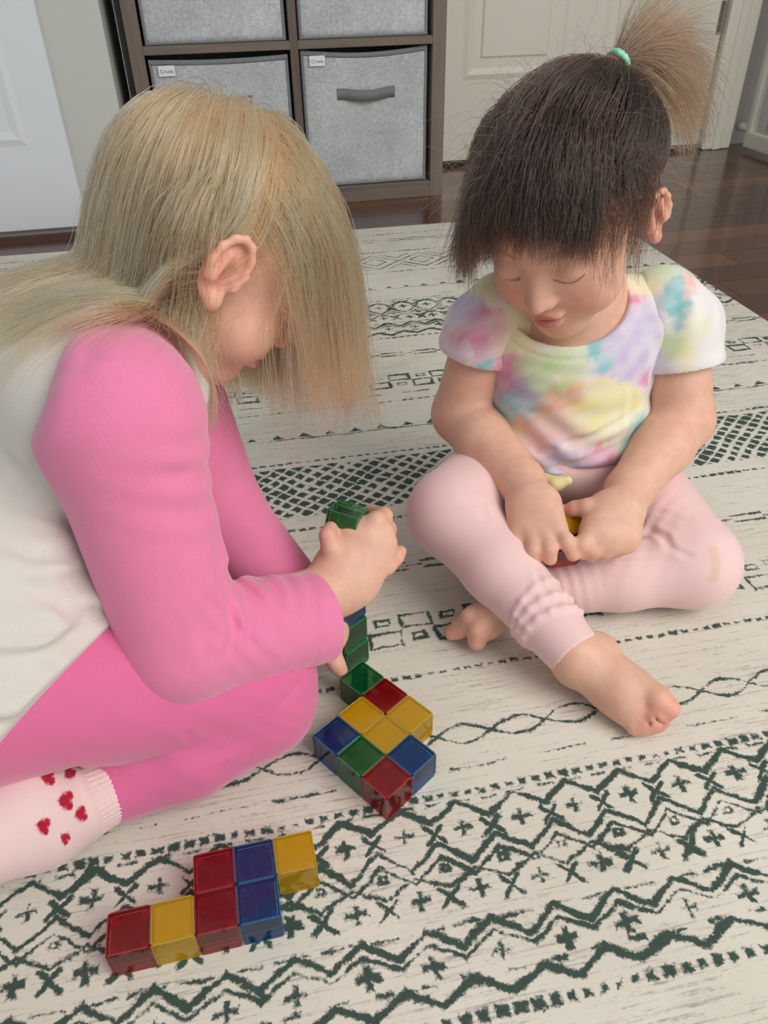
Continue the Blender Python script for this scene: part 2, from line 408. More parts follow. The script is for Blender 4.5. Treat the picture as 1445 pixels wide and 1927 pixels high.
def fabric_bin(u0, u1, z0, hgt, label, sag, handle=True, tagged=True):
    b = empty('fabric_bin', room(u0, SV0 + 0.012, z0 + 0.0008), RA)
    tag(b, label, 'storage bin', 'grey fabric bins in the cube shelf')
    w = u1 - u0; nx, nz = 24, 20
    # front panel bows a little; top edge sags between the corners
    vs, fs = [], []
    def surf(i, j, off):
        x = w * i / nx; t = j / nz; s = math.sin(math.pi * i / nx)
        z = hgt * t - sag * s * t ** 3
        y = 0.004 - 0.006 * s * math.sin(math.pi * min(1, t * 0.9)) + 0.0015 * math.sin(x * 37 + z0 * 9) * math.sin(t * 9)
        return (x, y + off, z)
    for off in (0.0, 0.004):
        for j in range(nz + 1):
            for i in range(nx + 1): vs.append(surf(i, j, off))
    N = (nx + 1) * (nz + 1)
    for j in range(nz):
        for i in range(nx):
            a = j * (nx + 1) + i
            fs.append((a, a + 1, a + nx + 2, a + nx + 1)); fs.append((N + a, N + a + nx + 1, N + a + nx + 2, N + a + 1))
    for i in range(nx):
        for base in (0, nz * (nx + 1)):
            a = base + i; fs.append((a, N + a, N + a + 1, a + 1) if base == 0 else (a, a + 1, N + a + 1, N + a))
    for j in range(nz):
        for base in (0, nx):
            a = j * (nx + 1) + base; c = a + nx + 1; fs.append((a, c, N + c, N + a) if base == 0 else (a, N + a, N + c, c))
    link('front_panel', mesh_np('front_panel', vs, fs, m_linen, True), b)
    D = 0.25
    box('side_wall', (0.0, 0.004, 0.009, D, 0, hgt), m_linen, b); box('side_wall', (w - 0.004, w, 0.009, D, 0, hgt), m_linen, b)
    box('rear_wall', (0.004, w - 0.004, D - 0.004, D, 0, hgt), m_linen, b); box('base', (0.004, w - 0.004, 0.009, D - 0.004, 0, 0.004), m_linen, b)
    # binding along the four edges of the front, following its shape
    def strip(name, pts, mat, wd, axis):
        v, f = [], []
        for k, (i, j) in enumerate(pts):
            x, y, z = surf(i, j, -0.0012)
            v += [(x, y, z), (x + (wd if axis == 'x' else 0), y, z + (wd if axis == 'z' else 0)),
                  (x, y + 0.0012, z), (x + (wd if axis == 'x' else 0), y + 0.0012, z + (wd if axis == 'z' else 0))]
            if k:
                a = 4 * (k - 1); f += [(a, a + 4, a + 5, a + 1), (a + 2, a + 3, a + 7, a + 6), (a + 1, a + 5, a + 7, a + 3), (a, a + 2, a + 6, a + 4)]
        link(name, mesh_np(name, v, f, mat), b)
    strip('binding', [(i, nz) for i in range(nx + 1)], m_trim, -0.011, 'z')
    strip('binding', [(0, j) for j in range(nz + 1)], m_trim, 0.007, 'x')
    strip('binding', [(nx, j) for j in range(nz + 1)], m_trim, -0.007, 'x')
    strip('binding', [(i, 0) for i in range(nx + 1)], m_trim, 0.005, 'z')
    if handle:
        v, f = [], []; n = 18; x0, x1, zc = 0.085, 0.232, hgt * 0.69
        for k in range(n + 1):
            t = k / n; x = x0 + (x1 - x0) * t; bow = math.sin(math.pi * t) ** 0.8 if 0.12 < t < 0.88 else 0.0
            bow = max(0.0, math.sin(math.pi * (t - 0.1) / 0.8)) if 0.1 < t < 0.9 else 0.0
            y = -0.004 - 0.016 * bow; z = zc - 0.004 * bow
            for (dy, dz) in ((0, -0.0125), (0, 0.0125), (0.002, 0.0125), (0.002, -0.0125)): v.append((x, y + dy, z + dz))
            if k:
                a = 4 * (k - 1); f += [(a + q, a + 4 + q, a + 4 + (q + 1) % 4, a + (q + 1) % 4) for q in range(4)]
        link('strap_handle', mesh_np('strap_handle', v, f, m_strap, False), b)
    if tagged:
        t = box('label_tag', (0.020, 0.058, -0.0035, -0.0022, hgt - 0.034, hgt - 0.012), m_tag, b)
        cu = bpy.data.curves.new('lettering', 'FONT'); cu.body = 'Criusia'; cu.size = 0.0105; cu.extrude = 0.0001; cu.align_x = 'CENTER'; cu.align_y = 'CENTER'
        cu.materials.append(m_ink)
        tmp = bpy.data.objects.new('tmp', cu); me = bpy.data.meshes.new_from_object(tmp); bpy.data.objects.remove(tmp)
        tx = link('lettering', me, t); tx['kind'] = 'stuff'; tx.location = (0.039, -0.0037, hgt - 0.024); tx.rotation_euler = (math.pi / 2, 0, 0)
    return b
GL = (SU0 + 0.033 + 0.006, SUM - 0.006); GR = (SUM + 0.019 + 0.006, SU1 - 0.034 - 0.010)
fabric_bin(*GL, ROWS[0], 0.305, 'grey linen storage bin half hidden behind the blonde head, lower row', 0.004)
fabric_bin(*GR, ROWS[0], 0.312, 'grey linen storage bin with its strap handle in full view, lower row', 0.010)
fabric_bin(*GL, ROWS[1], 0.305, 'grey linen storage bin in the upper row, above the blonde head', 0.004)
fabric_bin(*GR, ROWS[1], 0.305, 'grey linen storage bin in the upper row, nearest the cream door', 0.004)

# ------------------------------------------------------------------ magnetic cubes
CU = 0.028
def plastic(name, col, dif, body=0.15):
    m = bpy.data.materials.new(name); m.use_nodes = True; nt = m.node_tree; nt.nodes.clear()
    out = nt.nodes.new('ShaderNodeOutputMaterial')
    tr = nt.nodes.new('ShaderNodeBsdfTransparent'); tr.inputs[0].default_value = col
    df = nt.nodes.new('ShaderNodeBsdfDiffuse'); df.inputs[0].default_value = dif
    tl = nt.nodes.new('ShaderNodeBsdfTranslucent'); tl.inputs[0].default_value = dif
    gl = nt.nodes.new('ShaderNodeBsdfGlossy'); gl.inputs[0].default_value = (1, 1, 1, 1); gl.inputs['Roughness'].default_value = 0.06
    n = noise(nt, 160, 3, 0.6, coord(nt))
    b = nt.nodes.new('ShaderNodeBump'); b.inputs['Strength'].default_value = 0.12; b.inputs['Distance'].default_value = 0.0006
    nt.links.new(n.outputs[0], b.inputs['Height']); nt.links.new(b.outputs[0], gl.inputs['Normal'])
    m0 = nt.nodes.new('ShaderNodeMixShader'); m0.inputs[0].default_value = 0.35
    nt.links.new(df.outputs[0], m0.inputs[1]); nt.links.new(tl.outputs[0], m0.inputs[2])
    m1 = nt.nodes.new('ShaderNodeMixShader'); m1.inputs[0].default_value = body
    nt.links.new(tr.outputs[0], m1.inputs[1]); nt.links.new(m0.outputs[0], m1.inputs[2])
    fr = nt.nodes.new('ShaderNodeFresnel'); fr.inputs[0].default_value = 1.45
    m2 = nt.nodes.new('ShaderNodeMixShader'); nt.links.new(fr.outputs[0], m2.inputs[0])
    nt.links.new(m1.outputs[0], m2.inputs[1]); nt.links.new(gl.outputs[0], m2.inputs[2])
    nt.links.new(m2.outputs[0], out.inputs[0])
    return m
PL = {'red': plastic('red_plastic', (0.95, 0.38, 0.40, 1), srgb(214, 18, 34), 0.17),
      'blue': plastic('blue_plastic', (0.38, 0.68, 0.92, 1), srgb(0, 92, 182), 0.15),
      'green': plastic('green_plastic', (0.48, 0.88, 0.62, 1), srgb(14, 150, 72), 0.16),
      'yellow': plastic('yellow_plastic', (1.0, 0.955, 0.52, 1), srgb(255, 200, 0), 0.46)}
PE = {'red': plastic('red_plastic_edge', (0.98, 0.62, 0.62, 1), srgb(240, 90, 90), 0.35),
      'blue': plastic('blue_plastic_edge', (0.62, 0.86, 0.97, 1), srgb(70, 165, 215), 0.35),
      'green': plastic('green_plastic_edge', (0.70, 0.95, 0.78, 1), srgb(90, 200, 125), 0.35),
      'yellow': plastic('yellow_plastic_edge', (1.0, 0.97, 0.70, 1), srgb(255, 222, 90), 0.45)}
def cube_meshes():
    h = CU / 2 - 0.00025
    bm = bmesh.new(); bbox(bm, -h, h, -h, h, -h, h, bev=0.0011, seg=2); shell = bm
    bm = bmesh.new()
    t = h - 0.0016
    bbox(bm, -t, t, -t, t, -t, t, bev=0.0008)
    bmesh.ops.reverse_faces(bm, faces=bm.faces)
    inner = bm
    bm = bmesh.new(); w = 0.0006; q = h - 0.002
    bbox(bm, -q, q, -w + 0.0015, w + 0.0015, -q, q)
    part1 = bm
    bm = bmesh.new(); bbox(bm, -w - 0.002, w - 0.002, -q, 0.0008, -q, q)
    part2 = bm
    bm = bmesh.new(); bbox(bm, -0.002, 0.002, -0.002, 0.002, -0.002, 0.002, bev=0.0004)
    peg = bm
    bm = bmesh.new(); e = h - 0.0003; w2 = 0.00045
    for a in (-1, 1):
        for b in (-1, 1):
            bbox(bm, -e + 0.001, e - 0.001, a * e - w2, a * e + w2, b * e - w2, b * e + w2)
            bbox(bm, a * e - w2, a * e + w2, -e + 0.001, e - 0.001, b * e - w2, b * e + w2)
            bbox(bm, a * e - w2, a * e + w2, b * e - w2, b * e + w2, -e + 0.001, e - 0.001)
    return shell, inner, part1, part2, peg, bm
_cm = {}
def magnet_cube(center, rot, colour, label, group, mat3=None):
    if not _cm:
        for k, b in zip(('shell', 'inner_wall', 'partition', 'rib', 'corner_peg', 'edge_frame'), cube_meshes()):
            _cm[k] = b
    if ('me', colour) not in _cm:
        _cm[('me', colour)] = {k: bm_mesh(k + '_' + colour, _cm[k].copy(), (PE if k in ('corner_peg', 'edge_frame', 'rib') else PL)[colour]) for k in ('shell', 'inner_wall', 'partition', 'rib', 'corner_peg', 'edge_frame')}
    M = _cm[('me', colour)]
    o = link('magnet_cube', M['shell']); tag(o, label, 'toy block', group)
    o.matrix_world = Matrix.Translation(Vector(center)) @ (mat3.to_4x4() if mat3 is not None else Matrix.Rotation(rot, 4, 'Z'))
    for k in ('inner_wall', 'partition', 'rib', 'edge_frame'): link(k, M[k], o)
    g = CU / 2 - 0.0044
    for sx in (-1, 1):
        for sy in (-1, 1):
            for sz in (-1, 1):
                p = link('corner_peg', M['corner_peg'], o); p.location = (sx * g, sy * g, sz * g)
    return o
def gridpt(ox, oy, ang, a, b):
    c, s = math.cos(ang), math.sin(ang)
    return (CU * (ox + a * c - b * s), CU * (oy + a * s + b * c), CU / 2 + 0.0003)
AX, AY, AA = -2.1993, 13.802, math.radians(-44.93)
GA = 'transparent magnetic cubes joined in the diamond shape'
for (a, b, colr, lab) in ((0, 0, 'blue', 'blue transparent magnetic cube at the left corner of the diamond cluster'),
                          (1, 0, 'green', 'green transparent magnetic cube between blue and red on the front row of the cluster'),
                          (2, 0, 'red', 'red transparent magnetic cube at the front corner of the diamond cluster'),
                          (0, 1, 'yellow', 'yellow transparent magnetic cube behind the left blue cube of the cluster'),
                          (1, 1, 'yellow', 'yellow transparent magnetic cube in the very middle of the cluster'),
                          (2, 1, 'blue', 'blue transparent magnetic cube at the right of the front red cube'),
                          (0, 2, 'red', 'red transparent magnetic cube between green cube and two yellow cubes'),
                          (1, 2, 'yellow', 'yellow transparent magnetic cube at the right corner of the diamond cluster'),
                          (-1, 2, 'green', 'green transparent magnetic cube at the foot of the tower, joined to red')):
    magnet_cube(gridpt(AX, AY, AA, a + 0.5, b + 0.5), AA, colr, lab, GA)
BX, BY, BA = -6.5006, 7.8797, math.radians(12.08)
GB = 'transparent magnetic cubes laid in the stepped row'
for (a, b, colr, lab) in ((0, 0, 'red', 'red transparent magnetic cube at the left end of the stepped row'),
                          (1, 0, 'yellow', 'yellow transparent magnetic cube second from the left end of the stepped row'),
                          (2, 0, 'red', 'red transparent magnetic cube in front of another red in the stepped row'),
                          (2, 1, 'red', 'red transparent magnetic cube behind another red in the stepped row'),
                          (3, 0, 'blue', 'blue transparent magnetic cube in front of another blue in the stepped row'),
                          (3, 1, 'blue', 'blue transparent magnetic cube behind another blue in the stepped row'),
                          (4, 1, 'yellow', 'yellow transparent magnetic cube at the right end of the stepped row')):
    magnet_cube(gridpt(BX, BY, BA, a + 0.5, b + 0.5), BA, colr, lab, GB)
GT = 'transparent magnetic cubes of the tower'
TWR = np.array([-0.0365, 0.4915])
for k, (colr, lab, rz) in enumerate((('green', 'green transparent magnetic cube at the bottom of the tower', -0.78), ('green', 'second green transparent magnetic cube up the tower', -0.78),
                                     ('blue', 'blue transparent magnetic cube of the tower just under the hand', -0.72), ('blue', 'blue transparent magnetic cube hidden inside the grip on the tower', -0.72))):
    magnet_cube((TWR[0] - 0.0006 * k, TWR[1] + 0.001 * k, CU * (k + 0.5) + 0.0003), rz, colr, lab, GT)
top_m = (Matrix.Rotation(-0.35, 3, 'Z') @ Matrix.Rotation(-0.30, 3, 'X') @ Matrix.Rotation(0.12, 3, 'Y'))
TOPC = at(651, 985, 0.645)
magnet_cube(TOPC, 0, 'green', 'green transparent magnetic cube gripped at the top of the tower', GT, top_m)

# ------------------------------------------------------------------ bodies: smooth solids blended from tapered limbs
def nrm(v): v = np.asarray(v, float); return v / np.linalg.norm(v)
V = lambda *a: np.array(a, float)
class Solid:
    def __init__(s): s.ops = []
    def cone(s, a, b, ra, rb, k=0.012, op='u', flat=None):
        """tapered capsule; flat=(axis, factor) squeezes its section along an axis"""
        a = np.asarray(a, np.float32); b = np.asarray(b, np.float32)
        if flat is not None:
            ax = nrm(flat[0]).astype(np.float32); fk = np.float32(1.0 / flat[1] - 1.0)
        ba = b - a; L2 = float(ba @ ba) + 1e-12
        def fn(P):
            pa = P - a
            t = np.clip((pa @ ba) / L2, 0, 1)
            q = pa - t[..., None] * ba
            if flat is not None:
                w = q @ ax; q = q + (w * fk)[..., None] * ax
            return (np.sqrt((q * q).sum(-1)) - (ra + (rb - ra) * t)) * (flat[1] ** 0.5 if flat is not None and flat[1] < 1 else 1.0)
        s.ops.append((op, fn, k, (a + b) / 2, math.sqrt(L2) / 2 + max(ra, rb))); return s
    def chain(s, pts, rad, k=0.008, op='u', flat=None):
        for i in range(len(pts) - 1): s.cone(pts[i], pts[i + 1], rad[i], rad[i + 1], k if i == 0 else min(k, 0.004), op, flat)
        return s
    def ell(s, c, R, rad, k=0.012, op='u'):
        c = np.asarray(c, np.float32); R = np.asarray(R, np.float32); r = np.asarray(rad, np.float32)
        def fn(P):
            q = (P - c) @ R
            k0 = np.sqrt(((q / r) ** 2).sum(-1)); k1 = np.sqrt(((q / (r * r)) ** 2).sum(-1)) + 1e-9
            return k0 * (k0 - 1.0) / k1
        s.ops.append((op, fn, k, c, float(max(rad)))); return s
    def plane(s, p, n, k=0.001):
        """keep what lies behind the plane (against n)"""
        p = np.asarray(p, np.float32); n = nrm(n).astype(np.float32)
        s.ops.append(('i', lambda P: (P - p) @ n, k, None, None)); return s
    def hit(s, px, py, d=0.30):
        """surface point met by a line of sight"""
        for _ in range(90): d += 0.85 * float(s(at(px, py, d)[None].astype(np.float32))[0])
        return at(px, py, d)
    def creases(s, lines):
        """folds in cloth: a groove along each polyline with a soft ridge beside it"""
        new = []
        for pix, dep, wid in lines:
            pts = [s.hit(*q).astype(np.float32) for q in pix]
            c = np.mean(pts, 0); r = max(np.linalg.norm(q - c) for q in pts) + 3 * wid
            def fn(P, pts=pts, dep=dep, wid=wid):
                best = np.full(P.shape[:-1], 1.0, np.float32); tt = np.zeros_like(best); n = len(pts) - 1
                for i in range(n):
                    a, ba = pts[i], pts[i + 1] - pts[i]
                    t = np.clip(((P - a) @ ba) / (ba @ ba + 1e-12), 0, 1)
                    d = np.linalg.norm(P - a - t[..., None] * ba, axis=-1)
                    m = d < best; best = np.where(m, d, best); tt = np.where(m, (i + t) / n, tt)
                fade = np.sin(np.pi * np.clip(tt * 0.94 + 0.03, 0, 1)) ** 0.7
                return dep * fade * (0.55 * np.exp(-((best - 1.9 * wid) / wid) ** 2) - np.exp(-(best / wid) ** 2))
            new.append(('d', fn, 0.0, c, r))
        s.ops += new; return s
    def disp(s, fn): s.ops.append(('d', fn, 0, None, None)); return s
    def take(s, other): s.ops += other.ops; return s
    def __call__(s, P, cen=None, Rb=0.0):
        P = np.asarray(P, np.float32)
        d = np.full(P.shape[:-1], 0.2, np.float32)
        for (op, fn, k, c, r) in s.ops:
            if c is not None and cen is not None:
                m = np.linalg.norm(cen - c, axis=1) < r + Rb + k + 0.02
                if not m.any(): continue
                Q = P[m]; old = d[m]
            else: m = None; Q = P; old = d
            q = fn(Q)
            if op == 'u':
                h = np.maximum(k - np.abs(old - q), 0) / k; new = np.minimum(old, q) - h * h * k * 0.25
            elif op == 's':
                q = -q; h = np.maximum(k - np.abs(old - q), 0) / k; new = np.maximum(old, q) + h * h * k * 0.25
            elif op == 'i':
                h = np.maximum(k - np.abs(old - q), 0) / k; new = np.maximum(old, q) + h * h * k * 0.25
            else: new = old - q
            if m is None: d = new.astype(np.float32)
            else: d[m] = new
        return d
    def grad(s, P, e=0.0008):
        g = np.stack([s(P + np.eye(3)[i] * e) - s(P - np.eye(3)[i] * e) for i in range(3)], -1)
        return g / (np.linalg.norm(g, axis=-1, keepdims=True) + 1e-9)

def polygonise(S, h, lo=None, hi=None):
    cs = [(c, r) for (op, _, _, c, r) in S.ops if op == 'u']
    lo_ = np.min([c - r for c, r in cs], 0) - 0.012; hi_ = np.max([c + r for c, r in cs], 0) + 0.012
    lo = lo_ if lo is None else np.maximum(lo, lo_); hi = hi_ if hi is None else np.minimum(hi, hi_)
    nb = 12
    B = np.ceil((hi - lo) / (h * nb)).astype(int)
    g = np.stack(np.meshgrid(*[np.arange(b) for b in B], indexing='ij'), -1).reshape(-1, 3)
    cen = (lo + (g * nb + (nb - 1) / 2) * h).astype(np.float32); Rb = nb * h * 0.9
    cd = S(cen)
    act = np.abs(cd) < Rb * 1.7 + 0.004
    D = np.empty(tuple(B * nb), np.float32).reshape(B[0], nb, B[1], nb, B[2], nb)
    D[:] = np.sign(cd).reshape(tuple(B))[:, None, :, None, :, None] * 0.05
    off = np.stack(np.meshgrid(*[np.arange(nb)] * 3, indexing='ij'), -1).reshape(-1, 3) * h
    ai = np.nonzero(act)[0]
    for st in range(0, len(ai), 220):
        ii = ai[st:st + 220]
        org = lo + g[ii] * nb * h
        P = (org[:, None, :] + off[None]).astype(np.float32)
        vals = S(P, cen[ii], Rb).reshape(-1, nb, nb, nb)
        gi = g[ii]
        D[gi[:, 0], :, gi[:, 1], :, gi[:, 2], :] = vals
    D = D.reshape(tuple(B * nb))
    I = D < 0
    n = np.array(D.shape)
    cnt = np.zeros(tuple(n - 1), np.uint8)
    for a in (0, 1):
        for b in (0, 1):
            for c in (0, 1): cnt += I[a:n[0] - 1 + a, b:n[1] - 1 + b, c:n[2] - 1 + c]
    cells = np.argwhere((cnt > 0) & (cnt < 8))
    idx = np.full(tuple(n - 1), -1, np.int32); idx[tuple(cells.T)] = np.arange(len(cells))
    acc = np.zeros((len(cells), 3)); num = np.zeros(len(cells))
    cor = [np.array(q) for q in ((0, 0, 0), (1, 0, 0), (0, 1, 0), (1, 1, 0), (0, 0, 1), (1, 0, 1), (0, 1, 1), (1, 1, 1))]
    cv = [D[tuple((cells + q).T)] for q in cor]
    for a in range(8):
        for ax in range(3):
            if cor[a][ax] == 0:
                b = a + (1 << ax)
                da, db = cv[a], cv[b]; m = (da < 0) != (db < 0)
                t = np.where(m, da / np.where(m, da - db, 1), 0)
                p = cor[a][None] + t[:, None] * (cor[b] - cor[a])[None]
                acc += p * m[:, None]; num += m
    verts = lo + (cells + acc / num[:, None]) * h
    quads = []
    for ax in range(3):
        o1, o2 = [(1, 2), (2, 0), (0, 1)][ax]
        sl0 = [slice(1, n[i] - 1) for i in range(3)]; sl1 = list(sl0)
        sl0[ax] = slice(0, n[ax] - 1); sl1[ax] = slice(1, n[ax])
        a0, a1 = I[tuple(sl0)], I[tuple(sl1)]
        for flip, mask in ((False, a0 & ~a1), (True, ~a0 & a1)):
            e = np.argwhere(mask)
            if not len(e): continue
            base = e + np.array([0 if i == ax else 1 for i in range(3)])
            def ci(d1, d2):
                q = base.copy(); q[:, o1] -= d1; q[:, o2] -= d2; return idx[tuple(q.T)]
            Q = np.stack([ci(1, 1), ci(0, 1), ci(0, 0), ci(1, 0)], 1)
            quads.append(Q[:, ::-1] if flip else Q)
    quads = np.concatenate(quads)
    # two passes of gentle smoothing take the grid out of the surface
    e = np.concatenate([quads[:, [0, 1]], quads[:, [1, 2]], quads[:, [2, 3]], quads[:, [3, 0]]])
    for w in (0.5, -0.2, 0.5):
        sm = np.zeros_like(verts); ct = np.zeros(len(verts))
        for i in range(3): sm[:, i] = np.bincount(e[:, 0], verts[e[:, 1], i], len(verts)) + np.bincount(e[:, 1], verts[e[:, 0], i], len(verts))
        ct = np.bincount(e[:, 0], minlength=len(verts)) + np.bincount(e[:, 1], minlength=len(verts))
        verts = verts + w * (sm / ct[:, None] - verts)
    return verts, quads
def solid_object(name, S, h, mat, parent, colour=None, lo=None, hi=None):
    v, f = polygonise(S, h, lo, hi)
    me = mesh_np(name, v, f, mat, True)
    if colour is not None:
        c = np.ones((len(v), 4), np.float32); c[:, :3] = colour(v)
        a = me.color_attributes.new('tint', 'FLOAT_COLOR', 'POINT'); a.data.foreach_set('color', c.ravel())
    return link(name, me, parent)
def lin(r, g, b): return np.array(srgb(r, g, b)[:3])
def sstep(a, b, x):
    t = np.clip((x - a) / (b - a), 0, 1); return t * t * (3 - 2 * t)
def vnoise(P, sc, seed=0):
    """cheap smooth noise from sines"""
    r = np.random.default_rng(seed); out = 0
    for i in range(5):
        k = r.normal(size=3) * sc * (0.6 + 0.35 * i); out = out + np.sin(P @ k + r.random() * 6.28) / (1 + 0.5 * i)
    return out / 3.0

def skin_material():
    m, nt, p = new_mat('skin'); a = attr(nt, 'tint')
    n = noise(nt, 90, 4, 0.6, coord(nt))
    c = mixc(nt, 0.22, a.outputs['Color'], ramp(nt, n.outputs[0], [(0.3, srgb(206, 140, 122)), (0.7, srgb(240, 205, 185))]), 'MIX')
    X.nt = nt
    nt.links.new(c, p.inputs['Base Color'])
    p.inputs['Roughness'].default_value = 0.52; p.inputs['Specular IOR Level'].default_value = 0.35
    p.inputs['Subsurface Weight'].default_value = 0.18; p.inputs['Subsurface Radius'].default_value = (1.0, 0.35, 0.2); p.inputs['Subsurface Scale'].default_value = 0.004
    bump(nt, p, noise(nt, 700, 3, 0.6, coord(nt)).outputs[0], 0.06, 0.0004)
    return m
def cloth_material(name, c, knit=900.0, amp=0.10, fuzz=0.3, tint=False, pill=None):
    m, nt, p = new_mat(name); co = coord(nt); X.nt = nt
    n1 = noise(nt, knit, 3, 0.7, co); n2 = noise(nt, 45, 4, 0.6, co)
    f = X(n1.outputs[0]) * 0.7 + X(n2.outputs[0]) * 0.3
    if tint:
        a = attr(nt, 'tint').outputs['Color']
        col = mixc(nt, 1.0, a, ramp(nt, f.v, [(0.3, (1 - amp,) * 3 + (1,)), (0.7, (1, 1, 1, 1))]), 'MULTIPLY')
    else:
        lo = tuple(q * (1 - amp) for q in c[:3]) + (1,); hi = tuple(min(1, q * (1 + amp)) for q in c[:3]) + (1,)
        col = ramp(nt, f.v, [(0.3, lo), (0.7, hi)])
    nt.links.new(col, p.inputs['Base Color'])
    p.inputs['Roughness'].default_value = 0.92; p.inputs['Specular IOR Level'].default_value = 0.15
    p.inputs['Sheen Weight'].default_value = fuzz; p.inputs['Sheen Roughness'].default_value = 0.5
    bump(nt, p, f.v, 0.35, 0.0006)
    return m
m_skin = skin_material()
SKIN, PINKISH, LIP = lin(222, 176, 152), lin(218, 148, 130), lin(196, 108, 104)

def head_frame(f, u):
    f = nrm(f); r = nrm(np.cross(f, u)); u = np.cross(r, f)
    return np.stack([r, f, u], 1)                      # columns: her right, forward, up
def build_head(S, c0, R, k, ear=1.0):
    L = lambda x, y, z: c0 + R @ (V(x, y, z) * k)
    E = lambda c, rad, kk=0.012, op='u', rot=R: S.ell(L(*c), rot, V(*rad) * k, kk, op)
    E((0, -0.010, 0.012), (0.069, 0.082, 0.071))
    E((0, 0.028, 0.008), (0.056, 0.046, 0.052), 0.02)
    E((0, 0.030, -0.040), (0.051, 0.045, 0.056), 0.025)
    for s in (-1, 1): E((s * 0.031, 0.044, -0.050), (0.026, 0.024, 0.026), 0.016)
    E((0, 0.050, -0.090), (0.021, 0.019, 0.015), 0.022)
    for s in (-1, 1): E((s * 0.027, 0.083, -0.014), (0.014, 0.009, 0.010), 0.012, 's')
    for s in (-1, 1): E((s * 0.027, 0.066, -0.018), (0.0125, 0.0105, 0.0105), 0.004)
    S.cone(L(0, 0.070, -0.012), L(0, 0.085, -0.041), 0.0055 * k, 0.0085 * k, 0.010)
    for s in (-1, 1):
        E((s * 0.0085, 0.079, -0.044), (0.0058, 0.0065, 0.0052), 0.004)
        E((s * 0.0045, 0.085, -0.0495), (0.0026, 0.0035, 0.002), 0.002, 's')
    E((0, 0.0745, -0.061), (0.017, 0.0075, 0.0050), 0.004)
    E((0, 0.0735, -0.0705), (0.0135, 0.0078, 0.0055), 0.004)
    E((0, 0.083, -0.0655), (0.0165, 0.0075, 0.0011), 0.0015, 's')
    for s in (-1, 1):
        t = 0.30 * s
        Re = R @ np.array([[math.cos(t), -math.sin(t), 0], [math.sin(t), math.cos(t), 0], [0, 0, 1]])
        cen = V(s * 0.0715, -0.006, -0.020)
        def EL(x, y, z): return c0 + (R @ (cen * k)) + Re @ (V(s * x, y * ear, z * ear) * k)
        S.ell(EL(0.001, 0, 0), Re, V(0.0055, 0.0165 * ear, 0.0265 * ear) * k, 0.008)
        pts, rad = [], []
        for q in range(9):
            a = math.radians(-30 + q * 31)
            pts.append(EL(0.0075, 0.0155 * math.cos(a), 0.004 + 0.0235 * math.sin(a))); rad.append(0.0031 * k * ear)
        S.chain(pts, rad, 0.003)
        S.ell(EL(0.0045, 0.006, -0.0235), Re, V(0.0048, 0.0075 * ear, 0.0085 * ear) * k, 0.005)
        S.ell(EL(0.0085, 0.003, -0.003), Re, V(0.0062, 0.0090 * ear, 0.0135 * ear) * k, 0.002, 's')
        S.cone(EL(0.0065, -0.006, -0.010), EL(0.0065, -0.004, 0.012), 0.0028 * k, 0.0024 * k, 0.003)
        S.ell(EL(0.005, 0.0135, -0.006), Re, V(0.004, 0.004, 0.006) * k, 0.003)
    return L
def face_colour(col, P, c0, R, k, hair, hairline):
    q = ((P - c0) @ R) / k
    x, y, z = q.T
    def blob(c, r): return np.exp(-(((q - V(*c)) / V(*r)) ** 2).sum(1))
    def mix(m, c):
        nonlocal col
        m = np.clip(m, 0, 1)[:, None]; col = col * (1 - m) + c * m
    for s in (-1, 1): mix(0.75 * blob((s * 0.034, 0.062, -0.048), (0.018, 0.03, 0.018)), PINKISH)
    mix(0.5 * blob((0, 0.092, -0.042), (0.012, 0.012, 0.010)), PINKISH)
    for s in (-1, 1): mix(0.55 * blob((s * 0.078, -0.006, -0.018), (0.010, 0.022, 0.032)), lin(224, 140, 122))
    lipm = sstep(1.0, 0.75, np.sqrt((x / 0.0165) ** 2 + ((z + 0.0658) / 0.0088) ** 2)) * (y > 0.06)
    mix(lipm, LIP)
    mix(sstep(1.0, 0.5, np.sqrt((x / 0.015) ** 2 + ((z + 0.0655) / 0.0013) ** 2)) * (y > 0.06) * 0.8, lin(120, 55, 55))
    for s in (-1, 1):
        xe = (x - s * 0.027)
        lash = sstep(0.0018, 0.0008, np.abs(z + 0.0255 - 25 * xe * xe)) * (np.abs(xe) < 0.0125) * (y > 0.05)
        mix(lash * 0.85, lin(62, 42, 34))
        brow = sstep(0.0035, 0.0012, np.abs(z - 0.004 + 14 * xe * xe)) * sstep(0.019, 0.010, np.abs(xe)) * (y > 0.04)
        mix(brow * 0.5, hair * 0.9)
    for s in (-1, 1): mix(0.75 * blob((s * 0.074, -0.004, -0.022), (0.0045, 0.008, 0.012)), lin(150, 70, 62))  # ear hollow: shade of the recess put into the skin colour
    m = hairline(x, y, z); mix(m, hair)
    return col

